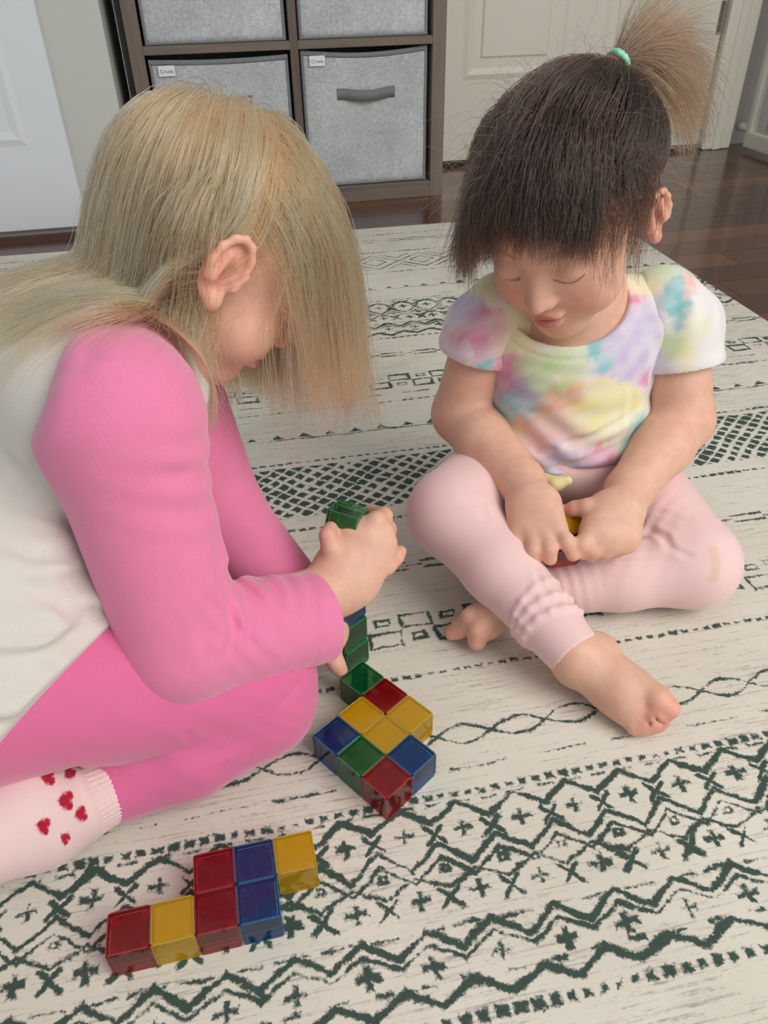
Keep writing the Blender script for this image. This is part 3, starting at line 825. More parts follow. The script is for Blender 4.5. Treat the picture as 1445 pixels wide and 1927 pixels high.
# ------------------------------------------------------------------ the younger child, sitting cross-legged
T = dict(c0=V(0.1555, 0.662, 0.3675), N=V(0.186, 0.692, 0.272),
         RS=at(925, 590, 0.765), LS=at(1268, 575, 0.805), RE=at(869, 778, 0.805), LE=at(1283, 790, 0.825), RW=at(982, 908, 0.742), LW=at(1184, 922, 0.757),
         RH=V(0.155, 0.720, 0.072), LH=V(0.245, 0.725, 0.072), RK=atz(852, 966, 0.092), LK=atz(1303, 1058, 0.050),
         RA=atz(1078, 1226, 0.045), LA=atz(985, 1114, 0.027))
TR = head_frame(V(-0.470, -0.775, -0.42), V(-0.315, -0.224, 0.922)); TK = 0.97
def t_torso(S, g, k=0.03):
    A = np.eye(3)
    S.cone(T['RH'] + V(0.012, 0.004, 0), T['LH'] + V(-0.012, 0.004, 0), 0.066 + g, 0.066 + g, k)
    S.ell(V(0.194, 0.700, 0.135), A, V(0.083 + g, 0.073 + g, 0.075 + g), k)
    S.ell(V(0.190, 0.700, 0.205), A, V(0.080 + g, 0.064 + g, 0.070 + g), k)
    S.cone(T['RS'] + V(0.026, 0.0, -0.008), T['LS'] + V(-0.026, 0, -0.008), 0.034 + g, 0.034 + g, k)
    return S
def t_legs(S, g, k=0.014):
    for h, kn, an, r1, r2 in (('RH', 'RK', 'RA', 0.043, 0.0245), ('LH', 'LK', 'LA', 0.0435, 0.025)):
        S.cone(T[h], T[kn], 0.062 + g, r1 + g, 0.02)
        mid = T[kn] * 0.58 + T[an] * 0.42
        S.cone(T[kn], mid, r1 - 0.002 + g, 0.0345 + g, k); S.cone(mid, T[an], 0.0345 + g, r2 + g, 0.01)
    return S
tod = Solid()
t_torso(tod, -0.007)
t_legs(tod, -0.005)
LT = build_head(tod, T['c0'], TR, TK, 0.78)
tod.cone(LT(0, -0.020, -0.055), T['N'], 0.034, 0.037, 0.02)
tod.cone(T['N'], V(0.188, 0.70, 0.235), 0.038, 0.040, 0.02)
for s_, e_, w_ in (('RS', 'RE', 'RW'), ('LS', 'LE', 'LW')):
    tod.cone(T[s_], T[e_], 0.0300, 0.0305, 0.008)
    m_ = T[e_] * 0.62 + T[w_] * 0.38
    tod.cone(T[e_], m_, 0.0305, 0.029, 0.008); tod.cone(m_, T[w_], 0.029, 0.0215, 0.008)
def fingers(S, root_r, specs):
    """each finger: base, knuckle and tip joints, three tapering bones"""
    for pts, r in specs:
        rad = [r * 1.06, r, r * 0.95, r * 0.84][:len(pts)]
        S.chain(pts, rad, 0.0045)
# right hand lies over the lap, fingers straight down over the cubes
palm = at(1012, 965, 0.715); back_n = nrm(C_POS - palm)
tod.cone(T['RW'], at(996, 938, 0.727), 0.0215, 0.0205, 0.008)
tod.cone(at(987, 955, 0.719), at(986, 996, 0.709), 0.0175, 0.0150, 0.008, flat=(back_n, 0.75))
tod.cone(at(1008, 950, 0.719), at(1014, 1000, 0.706), 0.0185, 0.0150, 0.008, flat=(back_n, 0.75))
tod.cone(at(1022, 950, 0.719), at(1038, 994, 0.706), 0.0170, 0.0145, 0.008, flat=(back_n, 0.75))
fingers(tod, 0, [
    ([at(975, 1000, 0.708), at(973, 1017, 0.706), at(981, 1032, 0.714)], 0.0066),
    ([at(1001, 1008, 0.702), at(1004, 1032, 0.696), at(1005, 1050, 0.702)], 0.0068),
    ([at(1029, 1008, 0.701), at(1034, 1032, 0.695), at(1035, 1051, 0.701)], 0.0069),
    ([at(1050, 995, 0.702), at(1066, 1018, 0.697), at(1078, 1044, 0.701)], 0.0067),
    ([at(1040, 952, 0.730), at(1052, 968, 0.738), at(1056, 984, 0.742)], 0.0070)])
# left hand closes from the other side, thumb to the left, fingers curled
palm2 = at(1150, 985, 0.722); bn2 = nrm(C_POS - palm2)
tod.cone(T['LW'], at(1172, 950, 0.738), 0.0215, 0.0205, 0.008)
tod.cone(at(1175, 968, 0.730), at(1172, 1010, 0.722), 0.0175, 0.0165, 0.008, flat=(bn2, 0.8))
tod.cone(at(1155, 960, 0.726), at(1146, 1012, 0.716), 0.0185, 0.0165, 0.008, flat=(bn2, 0.8))
tod.cone(at(1138, 962, 0.724), at(1122, 1002, 0.712), 0.0170, 0.0160, 0.008, flat=(bn2, 0.8))
fingers(tod, 0, [
    ([at(1130, 955, 0.724), at(1104, 954, 0.720), at(1082, 957, 0.725), at(1066, 962, 0.730)], 0.0074),
    ([at(1110, 1005, 0.707), at(1097, 1024, 0.702), at(1095, 1040, 0.710)], 0.0074),
    ([at(1126, 1018, 0.710), at(1116, 1034, 0.709), at(1112, 1044, 0.718)], 0.0074),
    ([at(1146, 1024, 0.714), at(1137, 1037, 0.716), at(1130, 1044, 0.726)], 0.0070),
    ([at(1166, 1022, 0.720), at(1158, 1034, 0.724), at(1150, 1040, 0.732)], 0.0066)])
# right foot, pointing down to the right, resting on its outer edge
fa, fb = atz(1096, 1240, 0.036), atz(1176, 1297, 0.028)
fside = nrm(np.cross(fb - fa, V(0, 0, 1))); ftop = nrm(np.cross(fside, fb - fa))
tod.cone(T['RA'], fa, 0.0225, 0.0245, 0.010)
tod.cone(fa, fb, 0.0245, 0.0245, 0.010, flat=(ftop, 0.86))
tod.cone(fb, atz(1206, 1300, 0.032), 0.020, 0.0125, 0.008)
tod.ell(atz(1085, 1250, 0.022), np.eye(3), V(0.021, 0.020, 0.020), 0.012)
tod.ell(atz(1136, 1218, 0.042), np.eye(3), V(0.0105, 0.0105, 0.0105), 0.012)
tod.cone(atz(1140, 1298, 0.018), atz(1182, 1334, 0.017), 0.017, 0.0145, 0.010)
for pts, r in (([atz(1204, 1292, 0.036), atz(1236, 1314, 0.035), atz(1257, 1332, 0.030)], 0.0112),
               ([atz(1212, 1330, 0.026), atz(1236, 1346, 0.025), atz(1247, 1356, 0.018)], 0.0076),
               ([atz(1204, 1342, 0.019), atz(1226, 1360, 0.018), atz(1236, 1366, 0.012)], 0.0072),
               ([atz(1190, 1348, 0.015), atz(1210, 1367, 0.014), atz(1220, 1371, 0.009)], 0.0068),
               ([atz(1176, 1350, 0.013), atz(1194, 1369, 0.011), atz(1203, 1372, 0.0085)], 0.0064)):
    tod.cone(pts[0], pts[1], r, r, 0.003); tod.cone(pts[1], pts[2], r, r * 0.88, 0.003)
tod.cone(atz(1192, 1312, 0.052), atz(1230, 1340, 0.040), 0.0034, 0.0030, 0.004, 's')
tod.cone(atz(1216, 1338, 0.036), atz(1246, 1362, 0.022), 0.0014, 0.0014, 0.002, 's')
tod.cone(atz(1204, 1348, 0.029), atz(1232, 1370, 0.017), 0.0014, 0.0014, 0.002, 's')
# left foot peeps out from under the right shin, toes towards the tower
tod.cone(T['LA'], atz(915, 1168, 0.028), 0.0215, 0.0185, 0.012)
fingers(tod, 0, [
    ([atz(905, 1165, 0.030), atz(900, 1185, 0.028), atz(897, 1206, 0.016)], 0.0095),
    ([atz(896, 1152, 0.034), atz(884, 1160, 0.034), atz(880, 1176, 0.026)], 0.0078),
    ([atz(890, 1158, 0.026), atz(876, 1172, 0.024), atz(868, 1188, 0.016)], 0.0076),
    ([atz(884, 1165, 0.020), atz(864, 1178, 0.018), atz(855, 1190, 0.012)], 0.0070),
    ([atz(880, 1172, 0.016), atz(860, 1188, 0.012), atz(848, 1193, 0.010)], 0.0062)])
tod.cone(T['RE'] + 0.031 * nrm(V(0.05, -0.06, 0.03)), T['RE'] + 0.031 * nrm(V(-0.01, -0.09, 0.03)), 0.0012, 0.0012, 0.005, 's')

DARKH = lin(40, 28, 23)
def tod_hairline(x, y, z):
    fr = z - (0.040 - 0.35 * np.maximum(0, -y + 0.035) - 4.0 * x * x)
    return sstep(-0.004, 0.006, fr) * (1 - sstep(0.073, 0.076, np.abs(x)) * (np.abs(z + 0.02) < 0.03))
def limb_tint(col, P, pts, r=0.012, c=PINKISH, w=0.55):
    for p in pts:
        m = w * np.exp(-(((P - p) / r) ** 2).sum(1))[:, None]; col = col * (1 - m) + c * m
    return col
def tod_colour(P):
    col = np.repeat(SKIN[None], len(P), 0)
    col = limb_tint(col, P, [at(1005, 1049, 0.702), at(1034, 1050, 0.70), at(1078, 1043, 0.70), at(1096, 1038, 0.705), at(1075, 958, 0.724), at(981, 1033, 0.712)], 0.011)
    col = limb_tint(col, P, [T['RE'], T['LE']], 0.03, PINKISH, 0.45)
    col = limb_tint(col, P, [atz(1257, 1332, 0.030), atz(1236, 1358, 0.018), atz(897, 1206, 0.016), atz(860, 1185, 0.014)], 0.016, lin(226, 138, 120), 0.7)
    return face_colour(col, P, T['c0'], TR, TK, DARKH, tod_hairline)
tod_root = empty('person', (0.20, 0.62, 0.0))
tag(tod_root, 'dark haired child in a tie-dye shirt and pale pink leggings sitting cross-legged, holding cubes', 'person')
def child(o, root):
    o.parent = root; o.matrix_parent_inverse = Matrix.Translation(-Vector(root.location)); return o
child(solid_object('body', tod, 0.0018, m_skin, None, tod_colour), tod_root)

# leggings with gathered cuffs
leg = Solid(); t_legs(leg, 0.0)
leg.cone(T['RH'] + V(0.012, 0.004, 0.0), T['LH'] + V(-0.012, 0.004, 0), 0.067, 0.067, 0.02)
leg.ell(V(0.196, 0.690, 0.105), np.eye(3), V(0.083, 0.068, 0.045), 0.02)
d_r = nrm(T['RA'] - T['RK'])
for q, r_ in ((-0.050, 0.0010), (-0.037, 0.0016), (-0.027, 0.0016)):
    c_ = T['RA'] + d_r * q
    side = nrm(np.cross(d_r, V(0.2, 0.3, 1)))
    up2 = np.cross(side, d_r)
    ring = [c_ + (math.cos(a) * side + math.sin(a) * up2) * (0.0262 - q * 0.09) + d_r * 0.008 * math.sin(a + q * 60) for a in np.linspace(0, 6.283, 15)]
    leg.chain(ring, [r_ + 0.0002] * 15, 0.005)
def leg_wrinkle(P):
    w = np.zeros(P.shape[:-1], np.float32)
    for kn, dv, sc, fr in ((T['RK'] + V(0.055, 0.03, 0.0), V(0.9, 0.2, 0.5), 0.035, 520), (T['LK'] + V(-0.06, 0.03, 0.01), V(0.7, -0.6, 0.2), 0.045, 420), (T['LA'] + V(0.03, 0.0, 0.02), V(1, 0.1, 0.3), 0.03, 600)):
        g = np.exp(-(((P - kn.astype(np.float32)) / sc) ** 2).sum(-1))
        w = w + 0.0011 * g * np.sin((P @ nrm(dv).astype(np.float32)) * fr + 2.0 * np.sin(P[..., 1] * 90))
    return w
leg.disp(leg_wrinkle)
def cuff_clip(P):
    """end of the right trouser leg: a plane that only acts near that ankle"""
    q = P - T['RA'].astype(np.float32)
    d = q @ d_r.astype(np.float32) - 0.004
    far = np.linalg.norm(q, axis=-1) > 0.055
    return np.where(far, -0.2, d)
leg.creases([([(1195, 1012), (1225, 1000), (1250, 1010), (1262, 1032)], 0.003, 0.0035), ([(1190, 975), (1235, 965), (1290, 975)], 0.0018, 0.004), ([(1262, 1035), (1300, 1045)], 0.002, 0.003),
             ([(870, 935), (905, 950), (915, 975)], 0.0014, 0.004), ([(1006, 1062), (1016, 1090), (1030, 1120)], 0.002, 0.003), ([(1085, 1062), (1180, 1048), (1240, 1050)], 0.0008, 0.002)])
leg.ops.append(('i', cuff_clip, 0.002, None, None))
d_l = nrm(atz(915, 1168, 0.028) - T['LK'])
def cuff_clip2(P):
    q = P - atz(960, 1135, 0.025).astype(np.float32); t = q @ d_l.astype(np.float32)
    off = np.linalg.norm(q - t[..., None] * d_l.astype(np.float32), axis=-1)
    return np.where((off > 0.028) | (P[..., 2] > 0.052) | (t > 0.06), -0.2, t)
leg.ops.append(('i', cuff_clip2, 0.001, None, None))
leg.plane((0, 0, 0.0012), (0, 0, -1), 0.002)
m_legp = cloth_material('pale_pink_jersey', srgb(238, 200, 200), 1100, 0.07, 0.35, tint=True)
stain = atz(1343, 1050, 0.085)
def leg_colour(P):
    col = np.repeat(lin(240, 203, 202)[None], len(P), 0)
    q = P - at(1345, 1062, 0.762); a = q @ C_RT; b = q @ C_UP
    m = 0.55 * sstep(0.0055, 0.003, np.abs(a + 9 * b * b - 0.001)) * sstep(0.019, 0.014, np.abs(b))
    return col * (1 - m[:, None]) + lin(222, 186, 158) * m[:, None]
child(solid_object('leggings', leg, 0.0019, m_legp, None, leg_colour), tod_root)

# tie-dye tee: scooped neck, short gathered sleeves, wavy hem
tee = Solid(); t_torso(tee, 0.0030)
def tee_sleeve(s_, e_, r0, r1, ln, sg):
    ax = nrm(T[e_] - T[s_]); out = nrm(V(0.6 * sg, -0.1, -0.1)); S = Solid()
    end = T[s_] + ax * ln + out * 0.003
    S.cone(T[s_] + V(-0.012 * sg, 0, 0.0), T[s_] + ax * 0.02 + out * 0.004, r0, r1 - 0.001, 0.01)
    S.cone(T[s_] + ax * 0.02 + out * 0.003, end + ax * 0.03, r1 - 0.001, r1 + 0.001, 0.01)
    a32, e32 = ax.astype(np.float32), T[s_].astype(np.float32)
    sd_ = nrm(np.cross(ax, V(0, 1, 0.2))).astype(np.float32)
    def fold(P):
        q = P - e32; t = q @ a32; an = np.arctan2(q @ sd_, q @ np.cross(a32, sd_))
        hem = 0.0012 * np.exp(-((t - ln + 0.006) / 0.0055) ** 2)
        return 0.0016 * np.sin(an * 9 + t * 60) * np.exp(-((t - 0.004) / 0.02) ** 2) + hem
    S.disp(fold)
    S.plane(end, ax, 0.001)
    S.cone(end - ax * 0.012, end + ax * 0.05, r1 - 0.0028, r1 - 0.0018, 0.002, 's')
    S.plane(T[s_] + V(-0.042 * sg, 0, 0), V(-sg, 0.1, 0.25), 0.002)
    return S
NECKC = at(1088, 585, 0.705)
neck_R = np.stack([nrm(V(0.97, 0.24, 0)), nrm(V(-0.1, 0.45, 0.9)), nrm(np.cross(V(0.97, 0.24, 0), V(-0.1, 0.45, 0.9)))], 1)
NECK_E = (at(1080, 556, 0.73), V(0.056, 0.046, 0.095))
tee.ell(NECK_E[0], neck_R, NECK_E[1], 0.002, 's')
def tee_fold(P):
    w = 0.0024 * np.sin((P @ np.array([60, 30, 190], np.float32)) + 2.5 * np.sin(P[..., 0] * 40)) * np.exp(-((P[..., 2] - 0.135) / 0.05) ** 2)
    w = w + 0.0022 * np.sin(P[..., 2] * 560 + np.sin(P[..., 0] * 60)) * np.exp(-((P[..., 2] - 0.108) / 0.012) ** 2)
    for c, sg in ((T['RS'], 1), (T['LS'], -1)):
        g = np.exp(-(((P - (c + V(0.02 * sg, -0.01, -0.035)).astype(np.float32)) / 0.03) ** 2).sum(-1))
        w = w + 0.0016 * g * np.sin(P @ np.array([340 * sg, 120, -160], np.float32))
    return w
def neckband(P):
    q = (P - NECK_E[0].astype(np.float32)) @ neck_R.astype(np.float32); r = NECK_E[1].astype(np.float32)
    k0 = np.sqrt(((q / r) ** 2).sum(-1)); k1 = np.sqrt(((q / (r * r)) ** 2).sum(-1)) + 1e-9
    d = k0 * (k0 - 1.0) / k1
    return 0.0013 * (1 - sstep(0.0085, 0.0095, d)) - 0.0006 * np.exp(-((d - 0.0105) / 0.001) ** 2)
tee.disp(tee_fold); tee.disp(neckband)
tee.creases([([(935, 862), (1030, 845), (1130, 815), (1200, 770)], 0.0026, 0.004), ([(985, 885), (1090, 870), (1180, 830)], 0.002, 0.004), ([(960, 790), (1050, 765), (1120, 730)], 0.002, 0.005),
             ([(955, 745), (1000, 750), (1040, 740)], 0.0014, 0.004), ([(1205, 705), (1190, 740), (1185, 790)], 0.002, 0.004), ([(1000, 690), (1060, 705), (1120, 700)], 0.0012, 0.005)])
tee.plane((0, 0, 0.038), (0.02, 0.10, -1), 0.002)
m_tee = cloth_material('tie_dye_jersey', None, 1000, 0.08, 0.25, tint=True)
PINKD, PEACH, YEL, GRN, LAV, TEAL, ORG = lin(226, 120, 168), lin(240, 190, 180), lin(238, 228, 158), lin(200, 226, 164), lin(196, 182, 220), lin(110, 196, 200), lin(232, 166, 128)
TIE = [(880, 640, 30, PINKD), (905, 600, 24, PINKD), (870, 575, 30, LAV), (930, 620, 26, PEACH), (905, 540, 22, YEL), (860, 655, 16, lin(225, 205, 225)), (915, 690, 16, TEAL),
       (985, 640, 34, YEL), (960, 600, 24, YEL), (1000, 600, 24, lin(222, 206, 150)), (960, 700, 28, PINKD), (940, 730, 30, lin(190, 150, 190)), (1010, 700, 34, GRN), (1060, 690, 34, GRN), (1050, 720, 26, GRN),
       (990, 735, 30, lin(170, 170, 205)), (950, 770, 34, TEAL), (1000, 765, 26, lin(130, 190, 205)), (1040, 755, 34, ORG), (1000, 790, 30, ORG), (1080, 740, 24, ORG), (1020, 830, 36, lin(232, 180, 176)),
       (1080, 815, 30, lin(236, 196, 190)), (960, 820, 30, YEL), (1130, 750, 34, YEL), (1110, 790, 34, YEL), (1150, 810, 30, lin(240, 234, 190)), (1180, 760, 26, YEL), (1180, 690, 40, LAV), (1150, 640, 34, LAV), (1210, 610, 30, LAV),
       (1120, 620, 18, TEAL), (1140, 590, 18, TEAL), (1110, 650, 16, TEAL), (1135, 680, 16, TEAL), (1200, 560, 20, PINKD), (1215, 530, 24, YEL), (1240, 510, 22, GRN), (1275, 570, 20, lin(70, 180, 188)), (1275, 545, 18, lin(70, 180, 188)), (1283, 595, 15, lin(70, 180, 188)),
       (1300, 530, 14, PEACH), (1270, 650, 26, GRN), (1310, 620, 24, lin(226, 226, 190)), (1300, 670, 18, YEL), (1240, 680, 22, lin(222, 216, 226)), (1210, 715, 14, PINKD), (1200, 810, 26, TEAL), (1190, 850, 26, lin(190, 215, 190)), (1140, 860, 26, PINKD), (1060, 880, 34, LAV), (1110, 890, 30, LAV), (1020, 895, 24, TEAL), (1000, 860, 24, PEACH)]
def tee_colour(P):
    d = P - C_POS; w_ = d @ C_FWD
    px = W_PX / 2 + F_PX * (d @ C_RT) / w_; py = H_PX / 2 - F_PX * (d @ C_UP) / w_
    px = px + 16 * vnoise(P, 90, 1) + 13 * vnoise(P, 300, 2) + 5 * vnoise(P, 800, 12); py = py + 16 * vnoise(P, 90, 3) + 13 * vnoise(P, 300, 4) + 5 * vnoise(P, 800, 14)
    acc = np.zeros((len(P), 3)); tot = np.full(len(P), 0.10)
    acc += 0.10 * lin(232, 226, 226)
    for (x, y, r, c) in TIE:
        g = np.exp(-((px - x) ** 2 + (py - y) ** 2) / (0.62 * r * r)); acc += g[:, None] * c; tot += g
    col = acc / tot[:, None]
    wh = np.clip(0.5 + 0.8 * vnoise(P, 180, 6) + 0.5 * vnoise(P, 420, 7), 0, 1)[:, None] * 0.38
    return col * (1 - wh) + lin(236, 232, 232) * wh
child(solid_object('shirt', tee, 0.0018, m_tee, None, tee_colour), tod_root)
for args in (('RS', 'RE', 0.0400, 0.0385, 0.042, -1), ('LS', 'LE', 0.038, 0.0395, 0.058, 1)):
    child(solid_object('sleeve', tee_sleeve(*args), 0.0018, m_tee, None, tee_colour), tod_root)
tb = Solid(); tb.chain([at(1022, 900, 0.770), at(1045, 911, 0.766), at(1068, 905, 0.766)], [0.006, 0.0075, 0.005], 0.004)
child(solid_object('shirt_tail', tb, 0.0018, mat_plain('yellow_jersey', srgb(226, 216, 160), 0.9, 60, 0.1), None), tod_root)

# ------------------------------------------------------------------ the older child, kneeling at the left
BF = nrm(V(0.70, 0.20, -0.685)); BU0 = V(0.583, 0.324, 0.745)
BR = head_frame(BF, BU0); BK = 0.97
B = dict(c0=at(420, 438, 0.612), N=V(-0.188, 0.560, 0.308), RS=at(222, 795, 0.518), RE=at(345, 1205, 0.575), RC=at(598, 1162, 0.618), RW=at(628, 1108, 0.640),
         LS=V(-0.205, 0.640, 0.280), LE=V(-0.150, 0.560, 0.125), LW=at(606, 1190, 0.672),
         P=V(-0.315, 0.455, 0.115), RH=at(-70, 1275, 0.600), RK=at(476, 1278, 0.634), RK2=at(488, 1318, 0.640), RA=at(195, 1487, 0.640),
         LH=V(-0.275, 0.585, 0.080), LK=at(432, 1068, 0.735))
bl = Solid()
LB = build_head(bl, B['c0'], BR, BK, 0.92)
bl.cone(LB(0, -0.022, -0.052), B['N'], 0.036, 0.040, 0.02)
bl.cone(B['N'], V(-0.235, 0.52, 0.24), 0.045, 0.075, 0.03)
bl.cone(V(-0.235, 0.52, 0.24), B['P'], 0.075, 0.085, 0.03)
bl.cone(B['RS'], B['LS'], 0.03, 0.03, 0.03)
bl.chain([B['RS'], B['RE'], B['RW']], [0.034, 0.029, 0.0215], 0.02)
bl.chain([B['LS'], B['LE'], B['LW']], [0.034, 0.029, 0.0205], 0.02)
bl.chain([B['RH'], B['RK'], B['RA']], [0.06, 0.043, 0.022], 0.02); bl.cone(B['P'], B['RH'], 0.08, 0.06, 0.03)
bl.chain([B['P'], B['LH'], B['LK'], V(-0.21, 0.56, 0.04)], [0.07, 0.06, 0.04, 0.03], 0.02)
# right hand round the top cube
hn = nrm(C_POS - at(668, 1045, 0.64))
bl.cone(at(626, 1112, 0.640), at(644, 1080, 0.640), 0.0215, 0.0225, 0.012, flat=(hn, 0.85))
bl.cone(at(648, 1082, 0.640), at(676, 1018, 0.640), 0.0225, 0.0215, 0.012, flat=(hn, 0.62))
bl.cone(at(672, 1088, 0.640), at(704, 1030, 0.642), 0.0205, 0.0195, 0.012, flat=(hn, 0.62))
fingers(bl, 0, [
    ([at(684, 1010, 0.637), at(708, 980, 0.637), at(722, 971, 0.652), at(700, 962, 0.672)], 0.0076),
    ([at(700, 1018, 0.638), at(722, 1000, 0.642), at(730, 996, 0.658), at(712, 988, 0.680)], 0.0074),
    ([at(710, 1036, 0.640), at(726, 1026, 0.646), at(732, 1020, 0.662), at(718, 1012, 0.682)], 0.0070),
    ([at(706, 1062, 0.643), at(730, 1066, 0.645), at(745, 1050, 0.650), at(754, 1038, 0.655)], 0.0064),
    ([at(640, 1062, 0.634), at(622, 1028, 0.628), at(617, 1008, 0.628), at(622, 994, 0.634)], 0.0072)])
bl.ell(at(634, 1055, 0.638), BR, V(0.014, 0.012, 0.014), 0.012)
# left hand steadies the foot of the tower
fingers(bl, 0, [
    ([at(608, 1195, 0.672), at(616, 1222, 0.674), at(632, 1248, 0.680), at(641, 1262, 0.684)], 0.0078),
    ([at(606, 1190, 0.690), at(622, 1205, 0.698), at(640, 1215, 0.71)], 0.0072),
    ([at(606, 1180, 0.700), at(620, 1190, 0.71), at(640, 1196, 0.725)], 0.0070)])
bl.ell(at(608, 1185, 0.685), np.eye(3), V(0.022, 0.022, 0.02), 0.012)
# hidden foot inside the sock
bl.chain([B['RA'], at(75, 1540, 0.628), at(-70, 1590, 0.615)], [0.022, 0.026, 0.024], 0.01)
BLOND = lin(168, 138, 96)
def bl_hairline(x, y, z):
    fr = z - (0.036 - 0.9 * np.maximum(0, -y + 0.025) - 3.5 * x * x)
    return 0.85 * sstep(-0.006, 0.010, fr) * (1 - sstep(0.0725, 0.075, np.abs(x)) * (np.abs(z + 0.02) < 0.032))
def bl_colour(P):
    col = np.repeat(SKIN[None], len(P), 0)
    col = limb_tint(col, P, [at(622, 1000, 0.63), at(722, 972, 0.65), at(728, 1000, 0.655), at(744, 1045, 0.652), at(641, 1262, 0.684)], 0.013)
    return face_colour(col, P, B['c0'], BR, BK, BLOND, bl_hairline)
bl_root = empty('person', (-0.22, 0.47, 0.0))
tag(bl_root, 'blonde child in a pink and white raglan top kneeling over a tower of cubes', 'person')
child(solid_object('body', bl, 0.0018, m_skin, None, bl_colour, lo=V(-0.34, 0.2, 0.0), hi=V(0.1, 0.8, 0.6)), bl_root)

m_pink = cloth_material('pink_jersey', srgb(229, 128, 169), 1000, 0.08, 0.4)
m_pinkl = cloth_material('pink_legging_jersey', srgb(218, 108, 154), 1000, 0.06, 0.4)
m_whitej = cloth_material('white_jersey', srgb(212, 207, 199), 900, 0.05, 0.25)
# leggings
bleg = Solid()
bleg.cone(B['P'], B['RH'], 0.092, 0.072, 0.03); bleg.cone(B['RH'], B['RK'], 0.071, 0.051, 0.02)
bleg.cone(B['RK2'], B['RK2'] * 0.5 + B['RA'] * 0.5, 0.044, 0.043, 0.006); bleg.cone(B['RK2'] * 0.5 + B['RA'] * 0.5, B['RA'], 0.043, 0.0275, 0.006)
bleg.cone(B['RK'], B['RK2'], 0.047, 0.044, 0.01)
bleg.cone(B['P'], B['LH'], 0.09, 0.07, 0.03); bleg.cone(B['LH'], B['LK'], 0.064, 0.047, 0.02)
bleg.cone(B['LK'] + V(-0.01, 0, -0.015), V(-0.24, 0.58, 0.045), 0.04, 0.036, 0.006)
d_b = nrm(B['RA'] - B['RK2'])
def bcuff(P):
    q = P - B['RA'].astype(np.float32)
    return np.where(np.linalg.norm(q, axis=-1) > 0.06, -0.2, q @ d_b.astype(np.float32) - 0.002)
bleg.ops.append(('i', bcuff, 0.001, None, None))
def bleg_fold(P):
    g = np.exp(-(((P - at(570, 1330, 0.62).astype(np.float32)) / 0.045) ** 2).sum(-1))
    g2 = np.exp(-(((P - at(320, 1330, 0.6).astype(np.float32)) / 0.06) ** 2).sum(-1))
    return 0.0004 * g * np.sin(P @ np.array([300, 250, 330], np.float32)) + 0.0005 * g2 * np.sin(P @ np.array([200, 60, 180], np.float32))
bleg.disp(bleg_fold)
bleg.creases([([(578, 1262), (550, 1300), (522, 1335)], 0.002, 0.004), ([(345, 1378), (368, 1396)], 0.0016, 0.003), ([(560, 1235), (520, 1270), (470, 1300)], 0.0014, 0.005), ([(455, 1390), (430, 1410), (380, 1425)], 0.0012, 0.004)])
bleg.plane((0, 0, 0.0012), (0, 0, -1), 0.003)
child(solid_object('leggings', bleg, 0.0026, m_pinkl, None, None, lo=V(-0.40, 0.2, 0.0), hi=V(0.1, 0.8, 0.3)), bl_root)
# sock with red hearts
sock = Solid(); SA, SB_, SD = B['RA'] + d_b * -0.012, at(78, 1540, 0.628), at(-70, 1592, 0.612)
sock.cone(SA, SB_, 0.0262, 0.033, 0.01); sock.cone(SB_, SD, 0.033, 0.030, 0.01); sock.ell(at(40, 1512, 0.615), np.eye(3), V(0.03, 0.03, 0.03), 0.02)
ang_ax = nrm(SB_ - SA)
def ribs(P):
    q = P - SA.astype(np.float32); t = q @ ang_ax.astype(np.float32)
    e1 = nrm(np.cross(ang_ax, V(0, 0, 1))); e2 = np.cross(ang_ax, e1)
    a = np.arctan2(q @ e2.astype(np.float32), q @ e1.astype(np.float32))
    return 0.0008 * np.sin(a * 46) * (t < 0.026) + 0.0012 * np.exp(-((t - 0.030) / 0.003) ** 2)
sock.disp(ribs); sock.plane((0, 0, 0.0015), (0, 0, -1), 0.003)
HEARTS = [(88, 1462, 1.45, 0.1), (129, 1456, 1.2, -0.6), (121, 1507, 1.6, 0.15), (150, 1533, 1.3, -0.1), (79, 1554, 1.4, 0.35), (121, 1576, 1.0, 0.8)]
def sock_colour(P):
    col = np.repeat(lin(236, 206, 204)[None], len(P), 0)
    d = P - C_POS; w_ = d @ C_FWD
    px = W_PX / 2 + F_PX * (d @ C_RT) / w_; py = H_PX / 2 - F_PX * (d @ C_UP) / w_
    for (x, y, s, r) in HEARTS:
        a = (px - x) / (10.5 * s); b = -(py - y) / (12.5 * s)
        a, b = a * math.cos(r + 1.4) - b * math.sin(r + 1.4), a * math.sin(r + 1.4) + b * math.cos(r + 1.4)
        hh = (a * a + b * b - 0.62) ** 3 - a * a * b ** 3
        m = sstep(0.02, -0.02, hh)[:, None] * (w_ < 0.68)[:, None]
        col = col * (1 - m) + lin(178, 22, 52) * m
    return col
child(solid_object('sock', sock, 0.0013, cloth_material('sock_knit', None, 1300, 0.12, 0.3, tint=True), None, sock_colour, lo=V(-0.40, 0.2, 0.0), hi=V(0.1, 0.8, 0.3)), bl_root)
sk2 = Solid(); sk2.cone(V(-0.235, 0.582, 0.042), V(-0.315, 0.575, 0.034), 0.030, 0.031, 0.01); sk2.cone(V(-0.315, 0.575, 0.034), V(-0.375, 0.57, 0.028), 0.031, 0.024, 0.01); sk2.plane((0, 0, 0.0015), (0, 0, -1), 0.003)
child(solid_object('sock', sk2, 0.003, mat_plain('sock_plain_knit', srgb(236, 206, 204), 0.95, 400, 0.06), None), bl_root)
